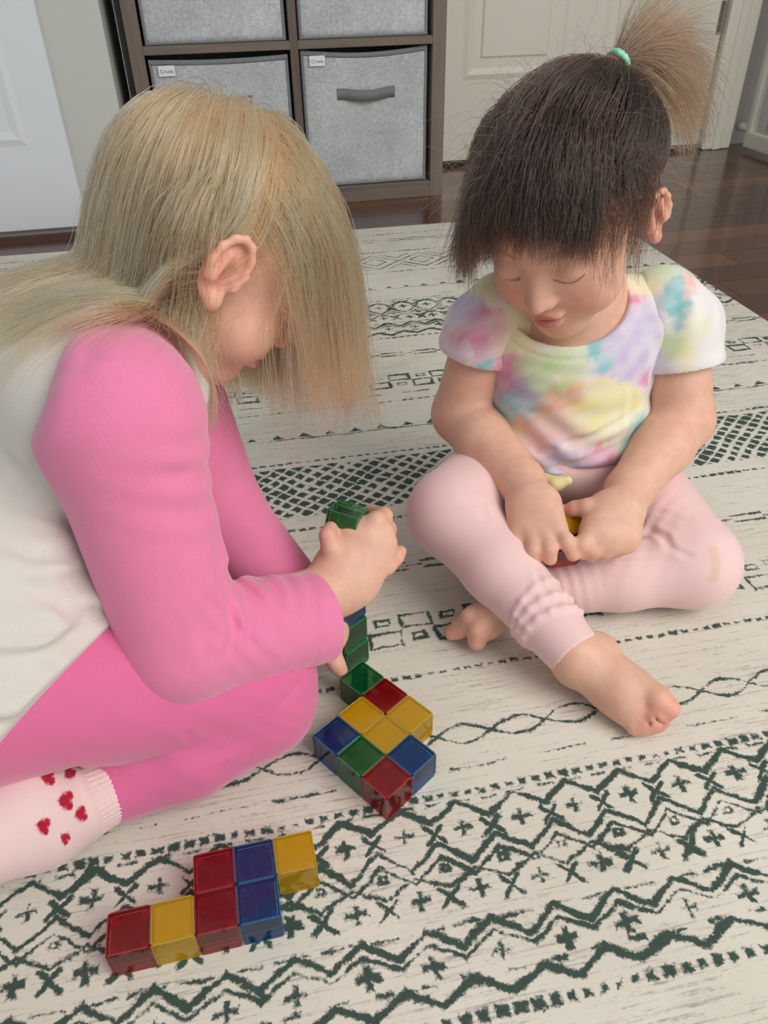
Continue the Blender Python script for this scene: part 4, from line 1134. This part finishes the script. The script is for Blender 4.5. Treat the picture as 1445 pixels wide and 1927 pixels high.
# white body of the raglan top
wt = Solid()
wt.cone(V(-0.232, 0.520, 0.262), B['P'] + V(0.004, 0, 0.012), 0.092, 0.108, 0.03)
wt.cone(B['N'] + V(-0.012, 0, -0.03), V(-0.232, 0.52, 0.25), 0.058, 0.085, 0.03)
wt.cone(B['RS'] + V(-0.028, 0.03, -0.01), B['LS'] + V(-0.02, -0.03, -0.01), 0.055, 0.055, 0.03)
wt.cone(at(90, 1080, 0.60), at(120, 1180, 0.615), 0.05, 0.045, 0.03)
wt.cone(at(-40, 1150, 0.60), at(-50, 1290, 0.60), 0.085, 0.085, 0.03)
wt.cone(at(-60, 1278, 0.60), at(130, 1272, 0.607), 0.079, 0.073, 0.02)
def wt_fold(P):
    zz = P[..., 2] + 0.22 * (P[..., 0] + 0.25) + 0.10 * (P[..., 1] - 0.45)
    env = np.exp(-((zz - 0.17) / 0.055) ** 2)
    return 0.0045 * env * np.sin(zz * 230 + 1.6 * np.sin(P[..., 0] * 28) + 1.2 * np.sin(P[..., 1] * 31)) + 0.0015 * np.sin(P @ np.array([50, 70, -90], np.float32))
wt.disp(wt_fold)
wt.creases([([(2, 1020), (60, 1045), (130, 1045), (175, 1030)], 0.0035, 0.005), ([(60, 1110), (130, 1150), (205, 1150)], 0.0035, 0.005), ([(2, 1190), (70, 1185), (140, 1165)], 0.003, 0.005),
            ([(2, 930), (80, 960), (135, 985)], 0.0022, 0.005), ([(80, 1225), (115, 1255), (105, 1290)], 0.002, 0.004), ([(2, 850), (50, 900), (85, 950)], 0.0016, 0.005), ([(2, 1300), (50, 1290), (90, 1270)], 0.002, 0.005)])
hem_n = nrm(np.cross(at(185, 1215, 0.575) - at(0, 1388, 0.525), V(0.25, -0.6, 0.75)))
if hem_n @ C_UP > 0: hem_n = -hem_n
wt.plane(at(0, 1388, 0.525), hem_n, 0.003)
child(solid_object('shirt_body', wt, 0.0026, m_whitej, None, None, lo=V(-0.42, 0.2, 0.0), hi=V(0.1, 0.8, 0.5)), bl_root)
# pink raglan sleeve: shoulder yoke, upper arm, folded elbow, wide cuff
slv = Solid()
slv.cone(B['RS'], B['RE'], 0.0485, 0.043, 0.02)
slv.cone(B['RE'], B['RC'], 0.0425, 0.036, 0.012)
slv.cone(B['RS'] + V(0.0, 0.005, 0.004), B['N'] + V(-0.006, -0.012, -0.022), 0.048, 0.042, 0.03)
slv.cone(B['N'] + V(0.0, -0.01, -0.020), B['N'] + V(-0.004, 0.035, -0.018), 0.045, 0.045, 0.02)
ax_c = nrm(B['RC'] - B['RE'])
def slv_clip(P):
    q = P - B['RC'].astype(np.float32)
    return np.where(np.linalg.norm(q, axis=-1) > 0.07, -0.2, q @ (nrm(ax_c + 0.10 * C_UP)).astype(np.float32) - 0.003)
slv.ops.append(('i', slv_clip, 0.001, None, None))
slv.cone(B['RC'] - ax_c * 0.006, B['RC'] + ax_c * 0.05, 0.0325, 0.034, 0.002, 's')
# raglan seam
sm_n = nrm(np.cross(at(150, 545, 0.60) - at(84, 765, 0.49), at(84, 765, 0.60) - at(84, 765, 0.49)))
if sm_n @ C_RT > 0: sm_n = -sm_n
def seam(P):
    q = P - at(84, 765, 0.49).astype(np.float32)
    return q @ sm_n.astype(np.float32) - 3.5 * np.maximum(0, 0.33 - P[..., 2]) ** 2
slv.ops.append(('i', seam, 0.010, None, None))
slv.ell(B['N'] + V(0.028, 0.0, 0.030), BR, V(0.050, 0.046, 0.05), 0.004, 's')
def slv_fold(P):
    e = B['RE'].astype(np.float32)
    q = P - (e + V(0.035, 0.02, 0.02).astype(np.float32))
    g = np.exp(-((q / 0.036) ** 2).sum(-1))
    w = 0.0028 * g * np.sin((P @ (nrm(ax_c + V(0.0, 0, 0.75)) * 420).astype(np.float32)) + 1.4 * np.sin(P[..., 1] * 120))
    q2 = P - at(380, 900, 0.50).astype(np.float32); g2 = np.exp(-((q2 / 0.04) ** 2).sum(-1))
    w = w + 0.0014 * g2 * np.sin(P @ np.array([120, 60, 260], np.float32))
    tc = (P - B['RC'].astype(np.float32)) @ ax_c.astype(np.float32)
    w = w + 0.0007 * sstep(-0.0175, -0.0160, tc) * (tc < 0.02) * (np.linalg.norm(P - B['RC'].astype(np.float32), axis=-1) < 0.07)
    q3 = P - at(540, 1140, 0.59).astype(np.float32); g3 = np.exp(-((q3 / 0.035) ** 2).sum(-1))
    return w + 0.0013 * g3 * np.sin(P @ (nrm(V(0.8, 0.3, -0.5)) * 380).astype(np.float32))
slv.disp(slv_fold)
slv.creases([([(412, 1085), (432, 1130), (440, 1190), (425, 1235)], 0.0034, 0.004), ([(415, 1088), (455, 1120), (470, 1165), (465, 1210)], 0.0028, 0.004), ([(398, 990), (416, 1050), (412, 1085)], 0.0022, 0.004),
             ([(500, 1085), (525, 1110), (530, 1150)], 0.0016, 0.004), ([(372, 870), (345, 892), (300, 885)], 0.0016, 0.005), ([(395, 1120), (380, 1180), (395, 1240)], 0.0018, 0.005), ([(100, 720), (150, 690), (200, 640)], 0.0012, 0.006)])
child(solid_object('sleeve', slv, 0.0020, m_pink, None, None, lo=V(-0.42, 0.2, 0.0), hi=V(0.1, 0.8, 0.5)), bl_root)
sl2 = Solid(); sl2.cone(B['LS'], B['LE'], 0.045, 0.04, 0.02); sl2.cone(B['LE'], B['LW'] * 0.62 + B['LE'] * 0.38, 0.04, 0.033, 0.01); sl2.cone(B['LS'], B['N'] + V(0, 0.02, -0.02), 0.05, 0.042, 0.02)
sl2.ell(B['N'] + V(0.028, 0.0, 0.030), BR, V(0.050, 0.046, 0.05), 0.004, 's')
child(solid_object('sleeve', sl2, 0.0028, m_pink, None), bl_root)
# cubes the younger child holds in her lap
magnet_cube(at(1074, 990, 0.738), 0, 'yellow', 'yellow transparent magnetic cube between the hands of the dark haired child', 'transparent magnetic cubes held in the lap', Matrix.Rotation(0.5, 3, 'Z') @ Matrix.Rotation(0.35, 3, 'X'))
magnet_cube(at(1057, 1028, 0.732), 0, 'red', 'red transparent magnetic cube under the fingers in the lap', 'transparent magnetic cubes held in the lap', Matrix.Rotation(0.2, 3, 'Z') @ Matrix.Rotation(0.3, 3, 'X'))
magnet_cube(at(1003, 1030, 0.736), 0, 'green', 'dark green transparent magnetic cube under the fingers in the lap', 'transparent magnetic cubes held in the lap', Matrix.Rotation(0.1, 3, 'Z') @ Matrix.Rotation(0.2, 3, 'X'))

# ------------------------------------------------------------------ hair: real strands combed over the heads
def hair_material(name, rough=0.28):
    m = bpy.data.materials.new(name); m.use_nodes = True; nt = m.node_tree; nt.nodes.clear()
    out = nt.nodes.new('ShaderNodeOutputMaterial'); h = nt.nodes.new('ShaderNodeBsdfHairPrincipled')
    h.parametrization = 'COLOR'
    h.inputs['Roughness'].default_value = rough; h.inputs['Radial Roughness'].default_value = 0.45
    h.inputs['Random Roughness'].default_value = 0.2
    nt.links.new(attr(nt, 'tint').outputs['Color'], h.inputs['Color'])
    nt.links.new(h.outputs[0], out.inputs[0])
    return m
def strands(name, pts, rad, tint, mat, root):
    """pts (N, M, 3); rad (N,) root radius; tint (N, M, 3)"""
    N, M = pts.shape[:2]
    cu = bpy.data.hair_curves.new(name); cu.add_curves([M] * N)
    cu.points.foreach_set('position', pts.astype(np.float32).ravel())
    tt = np.linspace(0, 1, M)
    rr_ = rad[:, None] * (1 - 0.75 * tt[None] ** 2)
    cu.points.foreach_set('radius', rr_.astype(np.float32).ravel())
    a = cu.attributes.new('tint', 'FLOAT_COLOR', 'POINT')
    c = np.ones((N, M, 4), np.float32); c[..., :3] = tint
    a.data.foreach_set('color', c.ravel())
    cu.materials.append(mat)
    o = link(name, cu); o['kind'] = 'stuff'
    return child(o, root)
def push(C, p, gap):
    d = C(p); m = d < gap
    if m.any():
        q = p[m]; g = C.grad(q, 0.0015)
        p = p.copy(); p[m] = q + g * (np.broadcast_to(gap, d.shape)[m] - d[m])[:, None]
    return p
def scalp_roots(c0, R, k, n, mask, rng):
    out = []
    while sum(len(q) for q in out) < n:
        v = rng.normal(size=(n * 2, 3)); v /= np.linalg.norm(v, axis=1, keepdims=True)
        q = v * V(0.069, 0.082, 0.071) + V(0, -0.010, 0.012)
        out.append(q[mask(*q.T) > 0.5])
    q = np.concatenate(out)[:n]
    return q
def clump(P, ng, w, rng, keep=0.35):
    N, M = P.shape[:2]
    gi = rng.choice(N, ng, replace=False); G = P[gi]
    best = np.zeros(N, int)
    for s in range(0, N, 2000):
        d = ((P[s:s + 2000, None, 0] - G[None, :, 0]) ** 2).sum(-1) + 0.5 * ((P[s:s + 2000, None, M // 2] - G[None, :, M // 2]) ** 2).sum(-1); best[s:s + 2000] = d.argmin(1)
    t = (np.linspace(0, 1, M) ** 1.2)[None, :, None] * (w * (0.5 + rng.random(N)))[:, None, None]
    t = np.clip(t, 0, 0.93)
    tgt = G[best] + (P[:, :1] - G[best][:, :1]) * keep
    return P * (1 - t) + tgt * t, best

# --- blonde, straight, falling forward and tucked behind the ear
rng = np.random.default_rng(5)
CB = Solid()
for (c_, r_) in (((0, -0.010, 0.012), (0.069, 0.082, 0.071)), ((0, 0.028, 0.008), (0.056, 0.046, 0.052)), ((0, 0.030, -0.040), (0.051, 0.045, 0.056)), ((0, 0.044, -0.055), (0.045, 0.025, 0.03))):
    CB.ell(B['c0'] + BR @ (V(*c_) * BK), BR, V(*r_) * BK, 0.012)
CB.cone(LB(0, -0.022, -0.052), B['N'], 0.038, 0.043, 0.02)
CB.cone(V(-0.232, 0.520, 0.262), B['P'], 0.094, 0.108, 0.03); CB.cone(B['N'] + V(-0.012, 0, -0.03), V(-0.232, 0.52, 0.25), 0.060, 0.087, 0.03)
CB.cone(B['RS'] + V(-0.028, 0.03, -0.01), B['LS'] + V(-0.02, -0.03, -0.01), 0.057, 0.057, 0.03)
CB.cone(B['RS'], B['RE'], 0.0495, 0.044, 0.02); CB.cone(B['RS'] + V(0.006, 0.005, 0.004), B['N'] + V(0.0, -0.012, -0.016), 0.053, 0.045, 0.03)
NB = 21000
def bl_roots(x, y, z):
    thin = np.where((x > 0.02) & (y > 0.008) & (z < 0.035), 0.30, 1.0)               # fine baby hair at the temple
    thin = np.where((z < -0.012) & (y < -0.02) & (x > 0.01), 0.35, thin)              # sparse nape
    return bl_hairline(x, y, z) / 0.85 * (z > -0.052) * (rng.random(len(x)) < thin)
q = scalp_roots(B['c0'], BR, BK, NB, bl_roots, rng)
W0 = B['c0'] + (q * BK) @ BR.T
x, y, z = q.T
M_ = 30
tuck = (y < 0.002 + 0.018 * rng.normal(size=NB)) | (x < -0.035)
back = sstep(-0.01, -0.06, y)
leng = np.where(tuck, 0.150 + 0.035 * rng.random(NB), 0.058 + 0.105 * rng.random(NB) ** 1.5) + 0.05 * sstep(0.02, 0.07, z) + 0.03 * back
gapm = 0.0012 + 0.0060 * rng.random(NB) ** 1.5 + 0.003 * sstep(0.0, 0.06, z)
fv, uv_, rv = BR[:, 1], BR[:, 2], BR[:, 0]
G_ = V(0, 0, -1)
nrm0 = (q - V(0, -0.010, 0.012)) / V(0.069, 0.082, 0.071) ** 2; nrm0 /= np.linalg.norm(nrm0, axis=1, keepdims=True); nrm0 = nrm0 @ BR.T
side = np.where(x > -0.012, 1.0, -1.0)
topw = sstep(0.03, 0.07, z)[:, None]
dirn = 0.12 * nrm0 + topw * (0.9 * side[:, None] * rv) + (0.6 * np.where(tuck, 0.0, 0.75))[:, None] * fv * (0.4 + 0.6 * topw) - np.where(tuck, 0.55, 0.0)[:, None] * uv_ + 0.4 * G_
dirn /= np.linalg.norm(dirn, axis=1, keepdims=True)
P = [W0]; p = W0; st = (leng / (M_ - 1))[:, None]
ear_c = LB(0.0785, -0.006, -0.026)
jit = rng.normal(size=(NB, 3)) * 0.10
for i in range(1, M_):
    t = i / (M_ - 1)
    wb = (np.where(tuck, 0.25 + 0.45 * back, 0.0) * max(0.0, 1.1 - 0.8 * t))[:, None]
    ff = np.where(tuck, np.where(back < 0.15, 0.12, 0.0), (0.36 if t < 0.30 else 0.0) * (x > -0.02) + (0.10 if t < 0.3 else 0.0))
    tgt = G_ - uv_ * wb - fv * (np.where(tuck & (x > -0.02), 0.56 - 0.44 * back, 0.0) * (t < 0.5))[:, None] + V(-0.75, 0, 0) * (back * (t > 0.55))[:, None] + fv * ff[:, None] + jit * (0.3 + t)
    # keep the ear clear
    de = p - ear_c; a_f = de @ fv; a_u = de @ uv_; a_r = de @ rv
    near = np.exp(-(a_f / 0.021) ** 2 - (a_u / 0.032) ** 2) * (a_r > -0.03)
    sgn = np.where(tuck, -1.0, 1.0)
    tgt = tgt + (near * 2.6 * sgn)[:, None] * fv
    tgt /= np.linalg.norm(tgt, axis=1, keepdims=True)
    al = np.where(tuck, 0.30, 0.30 if t < 0.25 else 0.48)[:, None]
    dirn = dirn * (1 - al) + tgt * al; dirn /= np.linalg.norm(dirn, axis=1, keepdims=True)
    old = p
    p = push(CB, p + dirn * st, gapm * min(1.0, 0.3 + i * 0.25))
    dirn = p - old; dirn /= np.linalg.norm(dirn, axis=1, keepdims=True) + 1e-9
    P.append(p)
P = np.stack(P, 1)
# few strands lie across the near cheek
lo_ = ((P - B['c0']) @ BR) / BK
cheek = ((lo_[..., 0] > 0.0) & (lo_[..., 1] > 0.004) & (lo_[..., 1] < 0.066) & (lo_[..., 2] < -0.028)).any(1)
neckm = ((lo_[..., 0] > -0.01) & (lo_[..., 1] > -0.085) & (lo_[..., 1] < -0.022) & (lo_[..., 2] < -0.058)).any(1)
keep_ = (~cheek & ~neckm) | (cheek & (rng.random(NB) < 0.07)) | (neckm & ~cheek & (rng.random(NB) < 0.22))
P, x, y, z = P[keep_], x[keep_], y[keep_], z[keep_]; NB = len(P)
P, cl = clump(P, 420, 0.62, rng)
P[:, 1:] += np.cumsum(rng.normal(size=(NB, M_ - 1, 3)) * 0.00022, 1)
# the lock that falls from behind the ear over the neck to the front of the shoulder
NL = 1000
ctrl = [LB(0.060, -0.040, 0.020), LB(0.070, -0.036, -0.012), at(340, 580, 0.566), at(322, 650, 0.556), at(340, 715, 0.552), at(384, 790, 0.555)]
cp = np.array(ctrl); ti = np.linspace(0, len(cp) - 1.001, M_); seg = ti.astype(int); fr = ti - seg
ext = np.vstack([cp[0] * 2 - cp[1], cp, cp[-1] * 2 - cp[-2]])
p0, p1, p2, p3 = ext[seg], ext[seg + 1], ext[seg + 2], ext[seg + 3]; f1 = fr[:, None]
cen_ = 0.5 * (2 * p1 + (p2 - p0) * f1 + (2 * p0 - 5 * p1 + 4 * p2 - p3) * f1 ** 2 + (3 * p1 - p0 - 3 * p2 + p3) * f1 ** 3)
offs = rng.normal(size=(NL, 3)) * V(0.0070, 0.006, 0.006); wid_ = (0.9 + 0.9 * np.sin(np.pi * np.linspace(0, 1, M_) * 0.8))[None, :, None]
lk_ = cen_[None] + offs[:, None, :] * wid_ + np.cumsum(rng.normal(size=(NL, M_, 3)) * 0.0007, 1)
cut = 0.62 + 0.38 * rng.random(NL)
idx_ = np.clip(np.linspace(0, 1, M_)[None] * cut[:, None] * (M_ - 1), 0, M_ - 1.001); i0 = idx_.astype(int); fr_ = (idx_ - i0)[..., None]
lk_ = np.take_along_axis(lk_, i0[..., None], 1) * (1 - fr_) + np.take_along_axis(lk_, i0[..., None] + 1, 1) * fr_
for i in range(M_): lk_[:, i] = push(CB, lk_[:, i], 0.002)
P = np.concatenate([P, lk_]); cl = np.concatenate([cl, rng.integers(0, 420, NL)]); NB = len(P)
crand = rng.random(420)[cl] * 0.6 + rng.random(NB) * 0.4
tt = np.linspace(0, 1, M_)[None, :, None]
CA, CB_, CC = lin(130, 82, 50), lin(216, 160, 106), lin(253, 219, 166)
base = np.where(crand[:, None] < 0.5, CA + (CB_ - CA) * (crand[:, None] / 0.5), CB_ + (CC - CB_) * ((crand[:, None] - 0.5) / 0.5))
tint = base[:, None, :] * (0.84 + 0.14 * tt)
m_blond = hair_material('blonde_hair', 0.30)
strands('hair', P, 0.00019 + 0.00007 * rng.random(NB), np.clip(tint, 0, 0.95), m_blond, bl_root)

# --- dark hair drawn up into a tie, with a fringe and loose side locks
rng = np.random.default_rng(9)
CT = Solid()
for (c_, r_) in (((0, -0.010, 0.012), (0.069, 0.082, 0.071)), ((0, 0.028, 0.008), (0.056, 0.046, 0.052)), ((0, 0.030, -0.040), (0.051, 0.045, 0.056))):
    CT.ell(T['c0'] + TR @ (V(*c_) * TK), TR, V(*r_) * TK, 0.012)
CT.cone(LT(0, -0.02, -0.055), T['N'], 0.037, 0.04, 0.02); CT.cone(T['RS'], T['LS'], 0.044, 0.044, 0.02)
TIEP = at(1158, 122, 0.735)
NT_ = 15000
q = scalp_roots(T['c0'], TR, TK, NT_, lambda x, y, z: tod_hairline(x, y, z) * (z > -0.055), rng)
W0 = T['c0'] + (q * TK) @ TR.T; x, y, z = q.T
tf, tu, trt = TR[:, 1], TR[:, 2], TR[:, 0]
nr = (q - V(0, -0.010, 0.012)) / V(0.069, 0.082, 0.071) ** 2; nr /= np.linalg.norm(nr, axis=1, keepdims=True); nr = nr @ TR.T
fringe = (y > 0.000 + 0.014 * rng.normal(size=NT_)) & (z > 0.018) & (x > -0.050)
loose = ~fringe & (((x > 0.030) & (y > -0.045) & (rng.random(NT_) < 0.75)) | ((z < 0.0) & (rng.random(NT_) < 0.30)) | ((x < -0.045) & (y > -0.01) & (rng.random(NT_) < 0.35)))
M_ = 22
P = np.zeros((NT_, M_, 3)); ts = np.linspace(0, 1, M_)
up_ = ~(fringe | loose)
gap = 0.004 + 0.012 * rng.random(NT_) ** 1.3
tiej = TIEP + rng.normal(size=(NT_, 3)) * 0.0035
for i, t in enumerate(ts):
    pp = W0 * (1 - t) + tiej * t
    sl = gap * math.sin(math.pi * min(1, 0.08 + t)) ** 0.6 if t < 0.9 else gap * 0.4
    pp = push(CT, pp, np.maximum(sl, 0.001)); P[:, i] = pp
dirn = nr * np.where(fringe, 0.4, 0.15)[:, None] + tf * (np.where(fringe, 0.75, 0.0))[:, None] + G_ * 0.35 + trt * (0.25 * np.sign(x) * (z > 0.03))[:, None]
dirn /= np.linalg.norm(dirn, axis=1, keepdims=True)
leng = np.where(fringe, 0.036 + 0.80 * np.maximum(0, 0.062 - y) + 0.014 * rng.random(NT_), 0.028 + 0.06 * rng.random(NT_) + 0.6 * np.maximum(0, z) * (x > 0))
st = (leng / (M_ - 1))[:, None]; p = W0.copy(); jit = rng.normal(size=(NT_, 3)) * 0.13
fl = fringe | loose
P[fl, 0] = W0[fl]
ear_t = LT(-0.0785, -0.006, -0.020)
for i in range(1, M_):
    t = i / (M_ - 1)
    tgt = G_ + tf * (np.where(fringe, 0.30 * (1 - t), 0.05))[:, None] + jit * (0.5 + t) + trt * (np.where(loose & (x > 0), -0.05, 0))[:, None]
    de = p - ear_t; near = np.exp(-((de @ tf) / 0.016) ** 2 - ((de @ tu) / 0.03) ** 2) * (de @ trt < 0.03)
    tgt = tgt - (near * 1.8)[:, None] * tf
    tgt /= np.linalg.norm(tgt, axis=1, keepdims=True)
    dirn = dirn * 0.74 + tgt * 0.26; dirn /= np.linalg.norm(dirn, axis=1, keepdims=True)
    p = push(CT, p + dirn * st, gap * np.where(fringe, 0.7, 1.0) * min(1.0, 0.3 + 0.2 * i)); P[fl, i] = p[fl]
Pc, cl = clump(P, 420, 0.5, rng, 0.45)
P = Pc
P[:, 1:] += np.cumsum(rng.normal(size=(NT_, M_ - 1, 3)) * 0.00045, 1)
crand = rng.random(420)[cl] * 0.6 + rng.random(NT_) * 0.4
D0, D1 = lin(26, 18, 15), lin(62, 45, 36)
tint = (D0 + (D1 - D0) * crand[:, None] ** 1.6)[:, None, :] * np.ones((1, M_, 1))
m_brown = hair_material('brown_hair', 0.30)
strands('hair', P, 0.00019 + 0.00006 * rng.random(NT_), tint, m_brown, tod_root)
# flyaway wisps
NF = 420; sel = rng.choice(NT_, NF, replace=False); M2 = 12
Pf = np.zeros((NF, M2, 3)); p = W0[sel] + nr[sel] * 0.008; d = nr[sel] * 0.6 + rng.normal(size=(NF, 3)) * 0.5 + TR[:, 0] * 0.0; ln = 0.03 + 0.05 * rng.random(NF)
for i in range(M2):
    Pf[:, i] = p; d = d + rng.normal(size=(NF, 3)) * 0.22 + G_ * 0.10; d /= np.linalg.norm(d, axis=1, keepdims=True)
    p = push(CT, p + d * (ln / M2)[:, None], 0.004)
strands('flyaway_hair', Pf, np.full(NF, 0.00011), np.broadcast_to(lin(96, 72, 56), (NF, M2, 3)), m_brown, tod_root)
# ponytail fanning out beyond the tie
NP = 2000; M3 = 20
az = rng.random(NP); sp = rng.normal(size=(NP, 3))
dirs = C_RT * (0.45 + 0.9 * az ** 0.6)[:, None] + C_UP * (0.95 - 0.95 * az)[:, None] + C_FWD * 0.15 + sp * 0.17
dirs /= np.linalg.norm(dirs, axis=1, keepdims=True)
ln = 0.090 + 0.04 * rng.random(NP) - 0.02 * (1 - az)
Pp = np.zeros((NP, M3, 3)); p = TIEP + rng.normal(size=(NP, 3)) * 0.0028; d = dirs * 0.8 + C_UP * 0.35; d /= np.linalg.norm(d, axis=1, keepdims=True)
for i in range(M3):
    t = i / (M3 - 1); Pp[:, i] = p
    tgt = dirs * (1 - 0.5 * t) + G_ * (0.15 + 2.2 * (az ** 2) * t)[:, None]
    tgt /= np.linalg.norm(tgt, axis=1, keepdims=True)
    d = d * 0.72 + tgt * 0.28 + rng.normal(size=(NP, 3)) * 0.025; d /= np.linalg.norm(d, axis=1, keepdims=True)
    p = push(CT, p + d * (ln / (M3 - 1))[:, None], 0.010)
Pp, _ = clump(Pp, 110, 0.42, rng, 0.6)
tp = ts_ = np.linspace(0, 1, M3)[None, :, None]; cr = rng.random(NP)[:, None, None]
tint = lin(66, 48, 38) * (1 - tp) + (lin(150, 116, 84) * cr + lin(104, 78, 60) * (1 - cr)) * tp
strands('ponytail', Pp, 0.00018 + 0.00005 * rng.random(NP), tint, m_brown, tod_root)
def torus(name, c, axis, R1, r1, mat, a0=0.0, a1=2 * math.pi):
    axis = nrm(axis); e1 = nrm(np.cross(axis, V(0.3, 0.2, 1))); e2 = np.cross(axis, e1)
    n, m = 28, 10; v, f = [], []
    for i in range(n + 1):
        a = a0 + (a1 - a0) * i / n; cdir = math.cos(a) * e1 + math.sin(a) * e2
        for j in range(m):
            b = 2 * math.pi * j / m; rj = r1 * (1 + 0.12 * math.sin(a * 14 + b))
            v.append(c + cdir * (R1 + rj * math.cos(b)) + axis * rj * math.sin(b))
    for i in range(n):
        for j in range(m): f.append((i * m + j, i * m + (j + 1) % m, (i + 1) * m + (j + 1) % m, (i + 1) * m + j))
    return link(name, mesh_np(name, v, f, mat, True))
tax = nrm(C_UP * 0.7 + C_RT * 0.6)
child(torus('hair_tie', TIEP + tax * 0.004, tax, 0.0075, 0.0034, mat_plain('mint_elastic', srgb(150, 222, 190), 0.7, 300, 0.15)), tod_root)
child(torus('hair_tie', TIEP - tax * 0.003, tax, 0.0078, 0.003, mat_plain('coral_elastic', srgb(206, 110, 100), 0.7, 300, 0.15)), tod_root)
